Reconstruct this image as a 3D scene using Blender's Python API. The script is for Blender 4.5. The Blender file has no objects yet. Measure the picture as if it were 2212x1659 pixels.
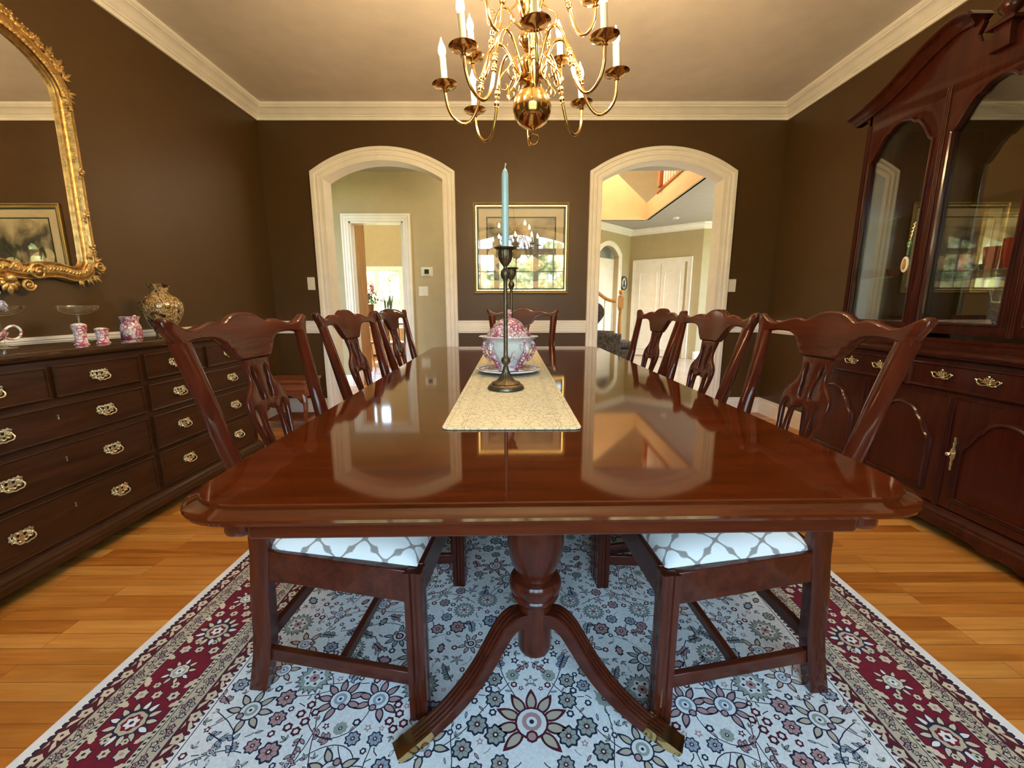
import bpy, bmesh, math, random
from mathutils import Vector, Matrix, Euler
from math import sin, cos, pi, radians as R, sqrt, atan2, exp
random.seed(7)
sc = bpy.context.scene
COL = sc.collection
# ---------------------------------------------------------------- camera
cam_d = bpy.data.cameras.new('camera'); cam = bpy.data.objects.new('camera', cam_d); COL.objects.link(cam)
cam_d.sensor_width = 36.0; cam_d.lens = 36.0 * 920.0 / 2212.0; cam_d.clip_start = 0.05; cam_d.clip_end = 200
cam.location = (0, 0, 1.03)
cam.rotation_euler = (R(90 - 10.45), R(0.1), R(-0.19))
sc.camera = cam
# ---------------------------------------------------------------- view
sc.view_settings.view_transform = 'Standard'; sc.view_settings.look = 'None'
sc.view_settings.exposure = 1.48; sc.view_settings.gamma = 1.0; sc.view_settings.use_curve_mapping = False
sc.cycles.max_bounces = 8; sc.cycles.diffuse_bounces = 4; sc.cycles.glossy_bounces = 5; sc.cycles.transparent_max_bounces = 12
sc.cycles.sample_clamp_indirect = 6.0; sc.cycles.use_denoising = True; sc.cycles.caustics_reflective = False; sc.cycles.caustics_refractive = False
sc.cycles.blur_glossy = 0.2
# ---------------------------------------------------------------- world: sky above, sunlit woods to the horizon
def mkworld():
    w = bpy.data.worlds.new('outdoors'); sc.world = w; w.use_nodes = True
    nt = w.node_tree; N = nt.nodes; L = nt.links; N.clear()
    out = N.new('ShaderNodeOutputWorld'); bg = N.new('ShaderNodeBackground'); L.new(bg.outputs[0], out.inputs[0])
    tc = N.new('ShaderNodeTexCoord'); sep = N.new('ShaderNodeSeparateXYZ'); L.new(tc.outputs['Generated'], sep.inputs[0])
    nz = N.new('ShaderNodeTexNoise'); nz.inputs['Scale'].default_value = 9; nz.inputs['Detail'].default_value = 9; nz.inputs['Roughness'].default_value = .7
    L.new(tc.outputs['Generated'], nz.inputs['Vector'])
    # tree line height = noise
    ad = N.new('ShaderNodeMath'); ad.operation = 'MULTIPLY_ADD'; L.new(nz.outputs['Fac'], ad.inputs[0]); ad.inputs[1].default_value = -.9; ad.inputs[2].default_value = .37
    s = N.new('ShaderNodeMath'); s.operation = 'ADD'; L.new(sep.outputs['Z'], s.inputs[0]); L.new(ad.outputs[0], s.inputs[1])
    rp = N.new('ShaderNodeValToRGB'); L.new(s.outputs[0], rp.inputs[0])
    rp.color_ramp.elements[0].position = .03; rp.color_ramp.elements[0].color = (0, 0, 0, 1)
    rp.color_ramp.elements[1].position = .06; rp.color_ramp.elements[1].color = (1, 1, 1, 1)
    sky = N.new('ShaderNodeValToRGB'); L.new(sep.outputs['Z'], sky.inputs[0])
    sky.color_ramp.elements[0].position = 0; sky.color_ramp.elements[0].color = (.62, .82, 1, 1)
    sky.color_ramp.elements[1].position = .7; sky.color_ramp.elements[1].color = (.42, .66, 1, 1)
    skm = N.new('ShaderNodeMixRGB'); skm.blend_type = 'MULTIPLY'; skm.inputs[0].default_value = 1; L.new(sky.outputs[0], skm.inputs[1]); skm.inputs[2].default_value = (SKY, SKY, SKY, 1)
    n2 = N.new('ShaderNodeTexNoise'); n2.inputs['Scale'].default_value = 45; n2.inputs['Detail'].default_value = 6; n2.inputs['Roughness'].default_value = .8
    L.new(tc.outputs['Generated'], n2.inputs['Vector'])
    tr = N.new('ShaderNodeValToRGB'); L.new(n2.outputs['Fac'], tr.inputs[0])
    e = tr.color_ramp.elements; e[0].position = .38; e[0].color = (.18, .22, .08, 1); e[1].position = .62; e[1].color = (1.9, 1.85, 1.15, 1)
    m = e.new(.5); m.color = (.70, .76, .33, 1)
    mx = N.new('ShaderNodeMixRGB'); L.new(rp.outputs[0], mx.inputs[0]); L.new(tr.outputs[0], mx.inputs[1]); L.new(skm.outputs[0], mx.inputs[2])
    L.new(mx.outputs[0], bg.inputs[0]); bg.inputs[1].default_value = WORLD
BULB = 330; SKY = 3.7; WORLD = 1.5
mkworld()
def portal(name, loc, rot, sx, sy):
    d = bpy.data.lights.new(name, 'AREA'); d.shape = 'RECTANGLE'; d.size = sx; d.size_y = sy; d.cycles.is_portal = True
    o = bpy.data.objects.new(name, d); COL.objects.link(o); o.location = loc; o.rotation_euler = rot; return o
portal('sky_portal', (.14, -1.16, 1.55), (R(90), 0, 0), 2.3, 2.1)          # behind the camera
portal('sky_portal', (-2.6, 9.55, 1.35), (R(-90), 0, 0), 2.0, 1.4)         # breakfast room
portal('sky_portal', (-3.0, 9.55, 3.1), (R(-90), 0, 0), .8, .6)
portal('sky_portal', (4.95, 6.2, 1.5), (R(90), 0, R(90)), 2.6, 2.2)        # entrance hall: opening added out of view to bring in daylight
def plamp(name, loc, power, color, rad=.25):
    d = bpy.data.lights.new(name, 'POINT'); d.energy = power; d.color = color; d.shadow_soft_size = rad
    o = bpy.data.objects.new(name, d); COL.objects.link(o); o.location = loc; return o
plamp('upstairs_lamp', (1.6, 6.9, 3.9), 60, (1, .66, .33))
plamp('back_hall_fill', (-.15, 4.85, 2.25), 9, (1, .85, .6))  # added fill light hidden behind the middle wall, no fixture
plamp('entrance_fill', (3.9, 5.6, 1.9), 16, (1, .9, .74))  # added fill to brighten the entrance hall, kept out of view
plamp('breakfast_room_fill', (-2.9, 7.6, 2.6), 25, (1, .86, .62))  # extra fill added to the window light here, no real fixture

# ---------------------------------------------------------------- materials
MATS = {}
def newmat(name):
    m = bpy.data.materials.new(name); m.use_nodes = True; nt = m.node_tree
    return m, nt, nt.nodes['Principled BSDF']
def mat(name, col, rough=.5, metal=0, spec=.5, coat=0, coat_r=.1, bump=0, bscale=60, var=0, vscale=8, trans=0, emit=None, es=0, ior=1.45, alpha=1):
    if name in MATS: return MATS[name]
    m, nt, b = newmat(name); L = nt.links
    b.inputs['Base Color'].default_value = (*col, 1); b.inputs['Roughness'].default_value = rough; b.inputs['Metallic'].default_value = metal
    b.inputs['Specular IOR Level'].default_value = spec; b.inputs['Coat Weight'].default_value = coat; b.inputs['Coat Roughness'].default_value = coat_r
    b.inputs['Transmission Weight'].default_value = trans; b.inputs['IOR'].default_value = ior; b.inputs['Alpha'].default_value = alpha
    if emit: b.inputs['Emission Color'].default_value = (*emit, 1); b.inputs['Emission Strength'].default_value = es
    tc = nt.nodes.new('ShaderNodeTexCoord')
    nz = nt.nodes.new('ShaderNodeTexNoise'); nz.inputs['Scale'].default_value = vscale; nz.inputs['Detail'].default_value = 4; L.new(tc.outputs['Object'], nz.inputs['Vector'])
    v = var if var else .04
    rp = nt.nodes.new('ShaderNodeValToRGB'); L.new(nz.outputs['Fac'], rp.inputs[0])
    rp.color_ramp.elements[0].position = .3; rp.color_ramp.elements[1].position = .7
    rp.color_ramp.elements[0].color = (*[c * (1 - v) for c in col], 1); rp.color_ramp.elements[1].color = (*[min(1, c * (1 + v)) for c in col], 1)
    L.new(rp.outputs[0], b.inputs['Base Color'])
    if bump:
        n2 = nt.nodes.new('ShaderNodeTexNoise'); n2.inputs['Scale'].default_value = bscale; n2.inputs['Detail'].default_value = 3; L.new(tc.outputs['Object'], n2.inputs['Vector'])
        bp = nt.nodes.new('ShaderNodeBump'); bp.inputs['Strength'].default_value = bump; bp.inputs['Distance'].default_value = .004
        L.new(n2.outputs['Fac'], bp.inputs['Height']); L.new(bp.outputs[0], b.inputs['Normal'])
    MATS[name] = m; return m
def wood(name, c1, c2, axis='x', rough=.3, coat=.5, coat_r=.08, scale=1, spec=.10):
    if name in MATS: return MATS[name]
    m, nt, b = newmat(name); L = nt.links; N = nt.nodes
    tc = N.new('ShaderNodeTexCoord'); mp = N.new('ShaderNodeMapping'); L.new(tc.outputs['Object'], mp.inputs[0])
    k = {'x': (1.2, 14, 14), 'y': (14, 1.2, 14), 'z': (14, 14, 1.2)}[axis]
    mp.inputs['Scale'].default_value = tuple(a * scale for a in k)
    nz = N.new('ShaderNodeTexNoise'); nz.inputs['Scale'].default_value = 2.2; nz.inputs['Detail'].default_value = 7; nz.inputs['Roughness'].default_value = .62; nz.inputs['Distortion'].default_value = .35
    L.new(mp.outputs[0], nz.inputs['Vector'])
    n2 = N.new('ShaderNodeTexNoise'); n2.inputs['Scale'].default_value = 14; n2.inputs['Detail'].default_value = 3; L.new(mp.outputs[0], n2.inputs['Vector'])
    mxf = N.new('ShaderNodeMath'); mxf.operation = 'MULTIPLY_ADD'; L.new(n2.outputs['Fac'], mxf.inputs[0]); mxf.inputs[1].default_value = .35; L.new(nz.outputs['Fac'], mxf.inputs[2])
    rp = N.new('ShaderNodeValToRGB'); L.new(mxf.outputs[0], rp.inputs[0])
    rp.color_ramp.elements[0].position = .48; rp.color_ramp.elements[0].color = (*c1, 1); rp.color_ramp.elements[1].position = .88; rp.color_ramp.elements[1].color = (*c2, 1)
    L.new(rp.outputs[0], b.inputs['Base Color'])
    b.inputs['Roughness'].default_value = rough; b.inputs['Coat Weight'].default_value = coat; b.inputs['Coat Roughness'].default_value = coat_r; b.inputs['Specular IOR Level'].default_value = spec
    bp = N.new('ShaderNodeBump'); bp.inputs['Strength'].default_value = .04; bp.inputs['Distance'].default_value = .002; L.new(n2.outputs['Fac'], bp.inputs['Height']); L.new(bp.outputs[0], b.inputs['Normal'])
    MATS[name] = m; return m
def glassmat(name, tint=(1, 1, 1), refl=.06, rough=0.0):
    """thin clear pane: mostly see-through with a fresnel reflection"""
    if name in MATS: return MATS[name]
    m = bpy.data.materials.new(name); m.use_nodes = True; nt = m.node_tree; N = nt.nodes; L = nt.links; N.clear()
    o = N.new('ShaderNodeOutputMaterial'); mx = N.new('ShaderNodeMixShader'); t = N.new('ShaderNodeBsdfTransparent'); g = N.new('ShaderNodeBsdfGlossy')
    t.inputs[0].default_value = (*tint, 1); g.inputs['Roughness'].default_value = rough; g.inputs[0].default_value = (1, 1, 1, 1)
    f = N.new('ShaderNodeLayerWeight'); f.inputs[0].default_value = .5
    p5 = N.new('ShaderNodeMath'); p5.operation = 'POWER'; L.new(f.outputs['Facing'], p5.inputs[0]); p5.inputs[1].default_value = 4.0
    a = N.new('ShaderNodeMath'); a.operation = 'MULTIPLY_ADD'; a.use_clamp = True; L.new(p5.outputs[0], a.inputs[0]); a.inputs[1].default_value = .9; a.inputs[2].default_value = refl
    L.new(a.outputs[0], mx.inputs[0]); L.new(t.outputs[0], mx.inputs[1]); L.new(g.outputs[0], mx.inputs[2]); L.new(mx.outputs[0], o.inputs[0])
    MATS[name] = m; return m
def ramp(nt, src, stops, interp='LINEAR'):
    rp = nt.nodes.new('ShaderNodeValToRGB'); nt.links.new(src, rp.inputs[0]); e = rp.color_ramp.elements; rp.color_ramp.interpolation = interp
    while len(e) < len(stops): e.new(.5)
    for i, (p, c) in enumerate(stops): e[i].position = p; e[i].color = (*c, 1)
    return rp
def mathn(nt, op, a, b=None, c=None):
    n = nt.nodes.new('ShaderNodeMath'); n.operation = op
    for i, v in enumerate((a, b, c)):
        if v is None: continue
        if isinstance(v, (int, float)): n.inputs[i].default_value = v
        else: nt.links.new(v, n.inputs[i])
    return n.outputs[0]

WALL = mat('dark_brown_paint', (.079, .042, .0125), .42, bump=.08, bscale=350, spec=.45)
TAN = mat('tan_paint', (.50, .42, .25), .6, bump=.06, bscale=300)
TRIM = mat('white_trim_paint', (.92, .90, .85), .3, spec=.5)
CEIL = mat('ceiling_paint', (.80, .74, .68), .75)
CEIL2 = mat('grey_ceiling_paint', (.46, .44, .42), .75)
MAH = wood('mahogany', (.038, .0065, .003), (.090, .0165, .006), 'z', .28, .55, .12)
MAHX = wood('mahogany_long_grain', (.038, .0065, .003), (.090, .0165, .006), 'x', .28, .55, .12)
MAHY = wood('mahogany_cross_grain', (.038, .0065, .003), (.090, .0165, .006), 'y', .28, .55, .12)
TOPW = wood('polished_table_wood', (.042, .0062, .0012), (.096, .0160, .0026), 'x', .5, 1.0, .055, 1, 0.0)
DRES = wood('buffet_wood', (.026, .009, .003), (.060, .021, .007), 'y', .34, .35, .2)
DRTOP = wood('buffet_top_wood', (.026, .010, .004), (.05, .02, .008), 'y', .25, 1.0, .03)
HUT = wood('cabinet_wood', (.022, .004, .0025), (.055, .010, .005), 'z', .3, .5, .12)
HUTP = wood('cabinet_panel_wood', (.030, .004, .002), (.055, .008, .003), 'z', .3, .5, .12)
OAK = wood('honey_oak', (.45, .2, .06), (.72, .38, .14), 'z', .4, .3, .2)
BRASS = mat('polished_brass', (.70, .46, .19), .16, metal=1)
PULL = mat('aged_brass', (.80, .72, .50), .26, metal=1, bump=.3, bscale=200)
GOLD = mat('gilded_carving', (.62, .40, .15), .36, metal=.85, bump=.5, bscale=110, var=.35, vscale=40)
BRONZE = mat('antique_bronze', (.15, .115, .07), .38, metal=.85, bump=.35, bscale=160, var=.35, vscale=30)
MIRR = mat('mirror_silver', (.88, .88, .86), .0, metal=1)
MIRR.node_tree.nodes['Principled BSDF'].inputs['Roughness'].default_value = 0.0
WHITE = mat('glazed_white_china', (.86, .86, .82), .12, coat=.6)
PLAST = mat('white_plastic', (.84, .82, .76), .4)
DARKM = mat('dark_void', (.01, .008, .006), .8)
GLASS = glassmat('clear_pane_glass', (.96, .98, .96), .09)
WINGL = glassmat('window_glass', (.97, 1, .99), .0)

# ---------------------------------------------------------------- mesh helper
class MB:
    def __init__(s): s.v = []; s.f = []; s.m = []
    def add(s, vs, fs, mi=0, M=None):
        k = len(s.v)
        s.v += [tuple(M @ Vector(p)) for p in vs] if M else [tuple(p) for p in vs]
        s.f += [tuple(i + k for i in f) for f in fs]; s.m += [mi] * len(fs); return s
    def box(s, c, d, mi=0, M=None):
        x, y, z = (a / 2 for a in d)
        vs = [(c[0] + i * x, c[1] + j * y, c[2] + k * z) for i in (-1, 1) for j in (-1, 1) for k in (-1, 1)]
        return s.add(vs, [(0, 1, 3, 2), (4, 6, 7, 5), (0, 4, 5, 1), (2, 3, 7, 6), (0, 2, 6, 4), (1, 5, 7, 3)], mi, M)
    def bx(s, a, b, mi=0, M=None): return s.box([(p + q) / 2 for p, q in zip(a, b)], [abs(q - p) for p, q in zip(a, b)], mi, M)
    def lathe(s, prof, c=(0, 0, 0), seg=32, mi=0, M=None, sx=1, sy=1, fn=None):
        vs = []; fs = []; n = len(prof)
        for r, z in prof:
            for j in range(seg):
                a = 2 * pi * j / seg; rr = r * (fn(a, z) if fn else 1)
                vs.append((c[0] + rr * cos(a) * sx, c[1] + rr * sin(a) * sy, c[2] + z))
        for i in range(n - 1):
            for j in range(seg):
                k = (j + 1) % seg; fs.append((i * seg + j, i * seg + k, (i + 1) * seg + k, (i + 1) * seg + j))
        if prof[0][0] > 1e-5: fs.append(tuple(range(seg))[::-1])
        if prof[-1][0] > 1e-5: fs.append(tuple((n - 1) * seg + j for j in range(seg)))
        return s.add(vs, fs, mi, M)
    def tube(s, pts, r, seg=8, mi=0, M=None, closed=False, flat=1):
        P = [Vector(p) for p in pts]; n = len(P); rs = r if isinstance(r, (list, tuple)) else [r] * n
        vs = []; fs = []; up = None
        for i in range(n):
            a = P[(i - 1) % n] if (i or closed) else P[0]; b = P[(i + 1) % n] if (i < n - 1 or closed) else P[-1]
            t = (b - a).normalized()
            if up is None: up = Vector((0, 0, 1)) if abs(t.z) < .9 else Vector((1, 0, 0))
            u = (up - t * up.dot(t)); u = u.normalized() if u.length > 1e-6 else t.orthogonal().normalized(); up = u; w = t.cross(u)
            for j in range(seg):
                q = 2 * pi * j / seg; vs.append(P[i] + (u * cos(q) + w * sin(q) * flat) * rs[i])
        for i in range(n if closed else n - 1):
            for j in range(seg):
                k = (j + 1) % seg; i2 = (i + 1) % n; fs.append((i * seg + j, i * seg + k, i2 * seg + k, i2 * seg + j))
        if not closed: fs.append(tuple(range(seg))[::-1]); fs.append(tuple((n - 1) * seg + j for j in range(seg)))
        return s.add(vs, fs, mi, M)
    def ball(s, c, r, seg=14, mi=0, M=None, sz=1, sx=1, sy=1):
        n = max(6, seg // 2 + 1)
        return s.lathe([(max(r * sin(pi * i / n), 1e-6), -r * sz * cos(pi * i / n)) for i in range(n + 1)], c, seg, mi, M, sx, sy)
    def mould(s, path, sec, to3d, closed=False, mi=0, M=None, cap=True):
        """sweep section (u = left-hand normal of the path, w) along a 2D path with mitres"""
        n = len(path); P = [Vector(p).to_2d() for p in path]; vs = []; fs = []; m = len(sec)
        for i in range(n):
            d1 = (P[i] - P[i - 1]).normalized() if (i or closed) else None
            d2 = (P[(i + 1) % n] - P[i]).normalized() if (i < n - 1 or closed) else None
            d1 = d1 or d2; d2 = d2 or d1
            n1 = Vector((-d1.y, d1.x)); n2 = Vector((-d2.y, d2.x)); mm = (n1 + n2); mm = mm / max(mm.dot(n1), .2)
            for u, w in sec: q = P[i] + mm * u; vs.append(to3d(q.x, q.y, w))
        for i in range(n if closed else n - 1):
            i2 = (i + 1) % n
            for j in range(m - 1): fs.append((i * m + j, i * m + j + 1, i2 * m + j + 1, i2 * m + j))
        if cap and not closed: fs.append(tuple(range(m))); fs.append(tuple((n - 1) * m + j for j in range(m))[::-1])
        return s.add(vs, fs, mi, M)
    def plate(s, outline, holes=(), th=.02, bevel=0, fn=None, mi=0, M=None, res=1, cut=None):
        """flat plate with holes; (s, t, n) with n in +-th/2, mapped by fn"""
        cu = bpy.data.curves.new('tmp', 'CURVE'); cu.dimensions = '2D'; cu.fill_mode = 'BOTH'; cu.extrude = max(th / 2 - bevel, 1e-5); cu.bevel_depth = bevel; cu.bevel_resolution = res
        if bevel: cu.offset = -bevel
        for poly in (outline, *holes):
            sp = cu.splines.new('POLY'); sp.points.add(len(poly) - 1); sp.use_cyclic_u = True
            for p, q in zip(sp.points, poly): p.co = (q[0], q[1], 0, 1)
        ob = bpy.data.objects.new('tmp', cu); COL.objects.link(ob); dg = bpy.context.evaluated_depsgraph_get(); dg.update()
        me = bpy.data.meshes.new_from_object(ob.evaluated_get(dg)); COL.objects.unlink(ob)
        if cut:
            bm = bmesh.new(); bm.from_mesh(me)
            for ax in (0, 1):
                lo = min(v.co[ax] for v in bm.verts); hi = max(v.co[ax] for v in bm.verts); k = int((hi - lo) / cut)
                for i in range(1, k + 1):
                    co = [0, 0, 0]; no = [0, 0, 0]; co[ax] = lo + (hi - lo) * i / (k + 1); no[ax] = 1
                    bmesh.ops.bisect_plane(bm, geom=bm.verts[:] + bm.edges[:] + bm.faces[:], plane_co=co, plane_no=no)
            bm.to_mesh(me); bm.free()
        vs = [tuple(v.co) for v in me.vertices]; fs = [tuple(p.vertices) for p in me.polygons]
        bpy.data.objects.remove(ob); bpy.data.curves.remove(cu); bpy.data.meshes.remove(me)
        if fn: vs = [fn(*v) for v in vs]
        return s.add(vs, fs, mi, M)
    def build(s, name, mats, parent=None, angle=35, weld=True, bevel=0, loc=None):
        me = bpy.data.meshes.new(name); me.from_pydata(s.v, [], s.f); mats = mats if isinstance(mats, (list, tuple)) else [mats]
        for m in mats: me.materials.append(m)
        me.polygons.foreach_set('material_index', s.m); me.validate()
        bm = bmesh.new(); bm.from_mesh(me)
        if weld: bmesh.ops.remove_doubles(bm, verts=bm.verts, dist=1e-5)
        bmesh.ops.recalc_face_normals(bm, faces=bm.faces); bm.to_mesh(me); bm.free()
        me.polygons.foreach_set('use_smooth', [True] * len(me.polygons)); me.set_sharp_from_angle(angle=R(angle)); me.update()
        o = bpy.data.objects.new(name, me); COL.objects.link(o)
        if parent: o.parent = parent
        if loc: o.location = loc
        if bevel:
            bv = o.modifiers.new('bevel', 'BEVEL'); bv.width = bevel; bv.segments = 2; bv.limit_method = 'ANGLE'; bv.angle_limit = R(50)
        return o
def tag(o, label, cat, group=None, kind=None):
    o['label'] = label; o['category'] = cat
    if group: o['group'] = group
    if kind: o['kind'] = kind
    return o
def thing(name, label, cat, loc=(0, 0, 0), rz=0, group=None):
    o = bpy.data.objects.new(name, None); o.empty_display_size = .1; COL.objects.link(o); o.location = loc; o.rotation_euler = (0, 0, rz)
    return tag(o, label, cat, group)
def struct(o): o['kind'] = 'structure'; return o
def dup(root, loc=None, rz=None, label=None, group=None, scale=None):
    r = root.copy(); COL.objects.link(r)
    if loc is not None: r.location = loc
    if rz is not None: r.rotation_euler = (0, 0, rz)
    if scale: r.scale = (scale,) * 3
    if label: r['label'] = label
    if group: r['group'] = group
    def rec(a, b):
        for ch in list(a.children):
            c = ch.copy(); COL.objects.link(c); c.parent = b; rec(ch, c)
    rec(root, r); return r
def cat(pts, n=8, closed=False):
    """Catmull-Rom through points of any dimension"""
    P = [tuple(p) for p in pts]; m = len(P); out = []
    for i in range(m if closed else m - 1):
        p0 = P[(i - 1) % m] if (i or closed) else P[0]; p1 = P[i]; p2 = P[(i + 1) % m]; p3 = P[(i + 2) % m] if (i < m - 2 or closed) else P[-1]
        for j in range(n):
            t = j / n
            out.append(tuple(.5 * (2 * b + (c - a) * t + (2 * a - 5 * b + 4 * c - d) * t * t + (3 * b - a - 3 * c + d) * t ** 3) for a, b, c, d in zip(p0, p1, p2, p3)))
    if not closed: out.append(P[-1])
    return out
def interp(x, tab):
    if x <= tab[0][0]: return tab[0][1]
    for (a, p), (b, q) in zip(tab, tab[1:]):
        if x <= b: return p + (q - p) * (x - a) / (b - a)
    return tab[-1][1]
def mir(pts): return pts + [(-x, y) for x, y in reversed(pts) if abs(x) > 1e-6]
def arcpts(cx, hw, zs, rise, n=24):
    """segmental arch from left spring to right spring"""
    rad = (rise * rise + hw * hw) / (2 * rise); cz = zs + rise - rad; a = math.asin(hw / rad)
    return [(cx + rad * sin(-a + 2 * a * i / n), cz + rad * cos(-a + 2 * a * i / n)) for i in range(n + 1)]
# ================================================================ ROOM SHELL
XL, XR, YB, YF, ZC = -2.195, 2.42, 4.05, -1.10, 2.72
WT = .14
ARCHES = [(-1.130, .527, 2.132, .154), (1.358, .540, 2.132, .154)]
def archline(a, o=0):
    cx, hw, zs, rise = a; return arcpts(cx, hw + o, zs + o * .62, rise + o * .38, 28)
# back wall with two arched openings
ol = [(XL - .12, -.02)]
for a in ARCHES:
    ol += [(a[0] - a[1], -.02)] + archline(a) + [(a[0] + a[1], -.02)]
ol += [(XR + .12, -.02), (XR + .12, ZC + .05), (XL - .12, ZC + .05)]
m = MB(); m.plate(ol, (), WT, 0, lambda s, t, n: (s, YB + WT / 2 + n, t))
o = m.build('wall_back', [WALL, TAN, TRIM]); struct(o)
for p in o.data.polygons:
    p.material_index = 0 if p.normal.y < -.5 else 1 if p.normal.y > .5 else 2
# left and right walls
struct(MB().bx((XL - .12, YF - .15, -.02), (XL, YB + .02, ZC + .05)).build('wall_left', WALL))
struct(MB().bx((XR, YF - .15, -.02), (XR + .12, YB + .02, ZC + .05)).build('wall_right', WALL))
# front wall (behind the camera) with the arched window
WX0, WX1, WZ0, WZS, WRI = -1.0, 1.28, .55, 2.30, .22
wc = (WX0 + WX1) / 2; wh = (WX1 - WX0) / 2
hole = [(WX0, WZ0)] + arcpts(wc, wh, WZS, WRI, 28) + [(WX1, WZ0)]
m = MB(); m.plate([(XL - .12, -.02), (XR + .12, -.02), (XR + .12, ZC + .05), (XL - .12, ZC + .05)], [hole], .15, 0, lambda s, t, n: (s, YF - .075 + n, t))
struct(m.build('wall_front', WALL))
m = MB()
inner = [(WX0, WZ0)] + arcpts(wc, wh, WZS, WRI, 28) + [(WX1, WZ0)]
m.mould(inner, [(0, YF + .02), (.09, YF + .02), (.09, YF), (0, YF), (0, YF - .13), (-.05, YF - .13), (-.05, YF - .07), (0, YF - .07), (0, YF + .02)], lambda x, z, w: (x, w, z), closed=True)
for x in (-.29, .53): m.bx((x - .055, YF - .13, WZ0), (x + .055, YF - .03, 2.47))
m.bx((WX0, YF - .13, 2.07), (WX1, YF - .04, 2.19))
for x in (-.64, .12, .9): m.bx((x - .011, YF - .11, WZ0), (x + .011, YF - .07, 2.5))
for z in (.95, 1.35, 1.73): m.bx((WX0, YF - .11, z - .011), (WX1, YF - .07, z + .011))
w1 = struct(m.build('window_1', TRIM))
m = MB(); m.plate(inner, (), .006, 0, lambda s, t, n: (s, YF - .10 + n, t)); m.build('pane', WINGL, w1)
# floors
def floormat():
    m, nt, b = newmat('oak_strip_floor'); L = nt.links; N = nt.nodes
    tc = N.new('ShaderNodeTexCoord'); mp = N.new('ShaderNodeMapping'); L.new(tc.outputs['Object'], mp.inputs[0])
    br = N.new('ShaderNodeTexBrick'); L.new(mp.outputs[0], br.inputs['Vector']); br.offset = .37; br.offset_frequency = 3
    br.inputs['Scale'].default_value = 1; br.inputs['Brick Width'].default_value = .72; br.inputs['Row Height'].default_value = .060
    br.inputs['Mortar Size'].default_value = .0011; br.inputs['Mortar Smooth'].default_value = .3; br.inputs['Bias'].default_value = 0
    br.inputs['Color1'].default_value = (0, 0, 0, 1); br.inputs['Color2'].default_value = (1, 1, 1, 1); br.inputs['Mortar'].default_value = (.5, .5, .5, 1)
    m2 = N.new('ShaderNodeMapping'); m2.inputs['Scale'].default_value = (1.3, 22, 1); L.new(tc.outputs['Object'], m2.inputs[0])
    # shift the grain board by board
    cmb = N.new('ShaderNodeVectorMath'); cmb.operation = 'MULTIPLY_ADD'; L.new(br.outputs['Color'], cmb.inputs[0]); cmb.inputs[1].default_value = (37, 11, 5); L.new(m2.outputs[0], cmb.inputs[2])
    nz = N.new('ShaderNodeTexNoise'); nz.inputs['Scale'].default_value = 1.6; nz.inputs['Detail'].default_value = 7; nz.inputs['Roughness'].default_value = .6; nz.inputs['Distortion'].default_value = .8; L.new(cmb.outputs[0], nz.inputs['Vector'])
    s1 = mathn(nt, 'MULTIPLY', br.outputs['Color'], .42); f = mathn(nt, 'MULTIPLY_ADD', nz.outputs['Fac'], .85, s1)
    rp = ramp(nt, f, [(.28, (.24, .068, .009)), (.5, (.48, .160, .022)), (.72, (.62, .25, .045)), (.95, (.78, .37, .085))])
    mx = N.new('ShaderNodeMixRGB'); L.new(br.outputs['Fac'], mx.inputs[0]); L.new(rp.outputs[0], mx.inputs[1]); mx.inputs[2].default_value = (.24, .09, .02, 1)
    L.new(mx.outputs[0], b.inputs['Base Color']); b.inputs['Roughness'].default_value = .3; b.inputs['Coat Weight'].default_value = .35; b.inputs['Coat Roughness'].default_value = .15
    bp = N.new('ShaderNodeBump'); bp.inputs['Strength'].default_value = .25; bp.inputs['Distance'].default_value = .001; bp.invert = True; L.new(br.outputs['Fac'], bp.inputs['Height']); L.new(bp.outputs[0], b.inputs['Normal'])
    return m
FLO = floormat()
def tilemat():
    m, nt, b = newmat('pale_stone_tiles'); L = nt.links; N = nt.nodes
    tc = N.new('ShaderNodeTexCoord'); br = N.new('ShaderNodeTexBrick'); L.new(tc.outputs['Object'], br.inputs['Vector']); br.offset = 0
    br.inputs['Scale'].default_value = 1; br.inputs['Brick Width'].default_value = .33; br.inputs['Row Height'].default_value = .33; br.inputs['Mortar Size'].default_value = .004
    br.inputs['Color1'].default_value = (.52, .42, .32, 1); br.inputs['Color2'].default_value = (.60, .47, .36, 1); br.inputs['Mortar'].default_value = (.36, .28, .22, 1)
    L.new(br.outputs['Color'], b.inputs['Base Color']); b.inputs['Roughness'].default_value = .2; return m
TILE = tilemat()
struct(MB().bx((XL - .3, YF - .2, -.06), (XR + .15, YB + .07, 0)).build('floor', FLO))
struct(MB().bx((-4.8, YB + .07, -.06), (.3, 9.75, -.001)).build('floor_back_hall', FLO))
struct(MB().bx((.3, YB + .07, -.06), (5.2, 10.2, -.002)).build('floor_entrance', TILE))
struct(MB().bx((XL - .1, YF - .14, ZC), (XR + .1, YB + .06, ZC + .06)).build('ceiling', CEIL))
# crown moulding: path inside the room, section (u inward, w = z)
CR = [(0, ZC - .112), (.012, ZC - .112), (.012, ZC - .088), (.022, ZC - .086), (.022, ZC - .078), (.032, ZC - .072), (.040, ZC - .060), (.052, ZC - .046), (.068, ZC - .036), (.078, ZC - .032), (.078, ZC - .024), (.086, ZC - .022), (.092, ZC - .012), (.092, ZC), (0, ZC)]
m = MB(); m.mould([(XL, YF), (XR, YF), (XR, YB), (XL, YB)], CR, lambda x, y, w: (x, y, w), closed=True)
struct(m.build('trim_1', TRIM, angle=28))['label'] = 'cream crown moulding around the ceiling'
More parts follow.
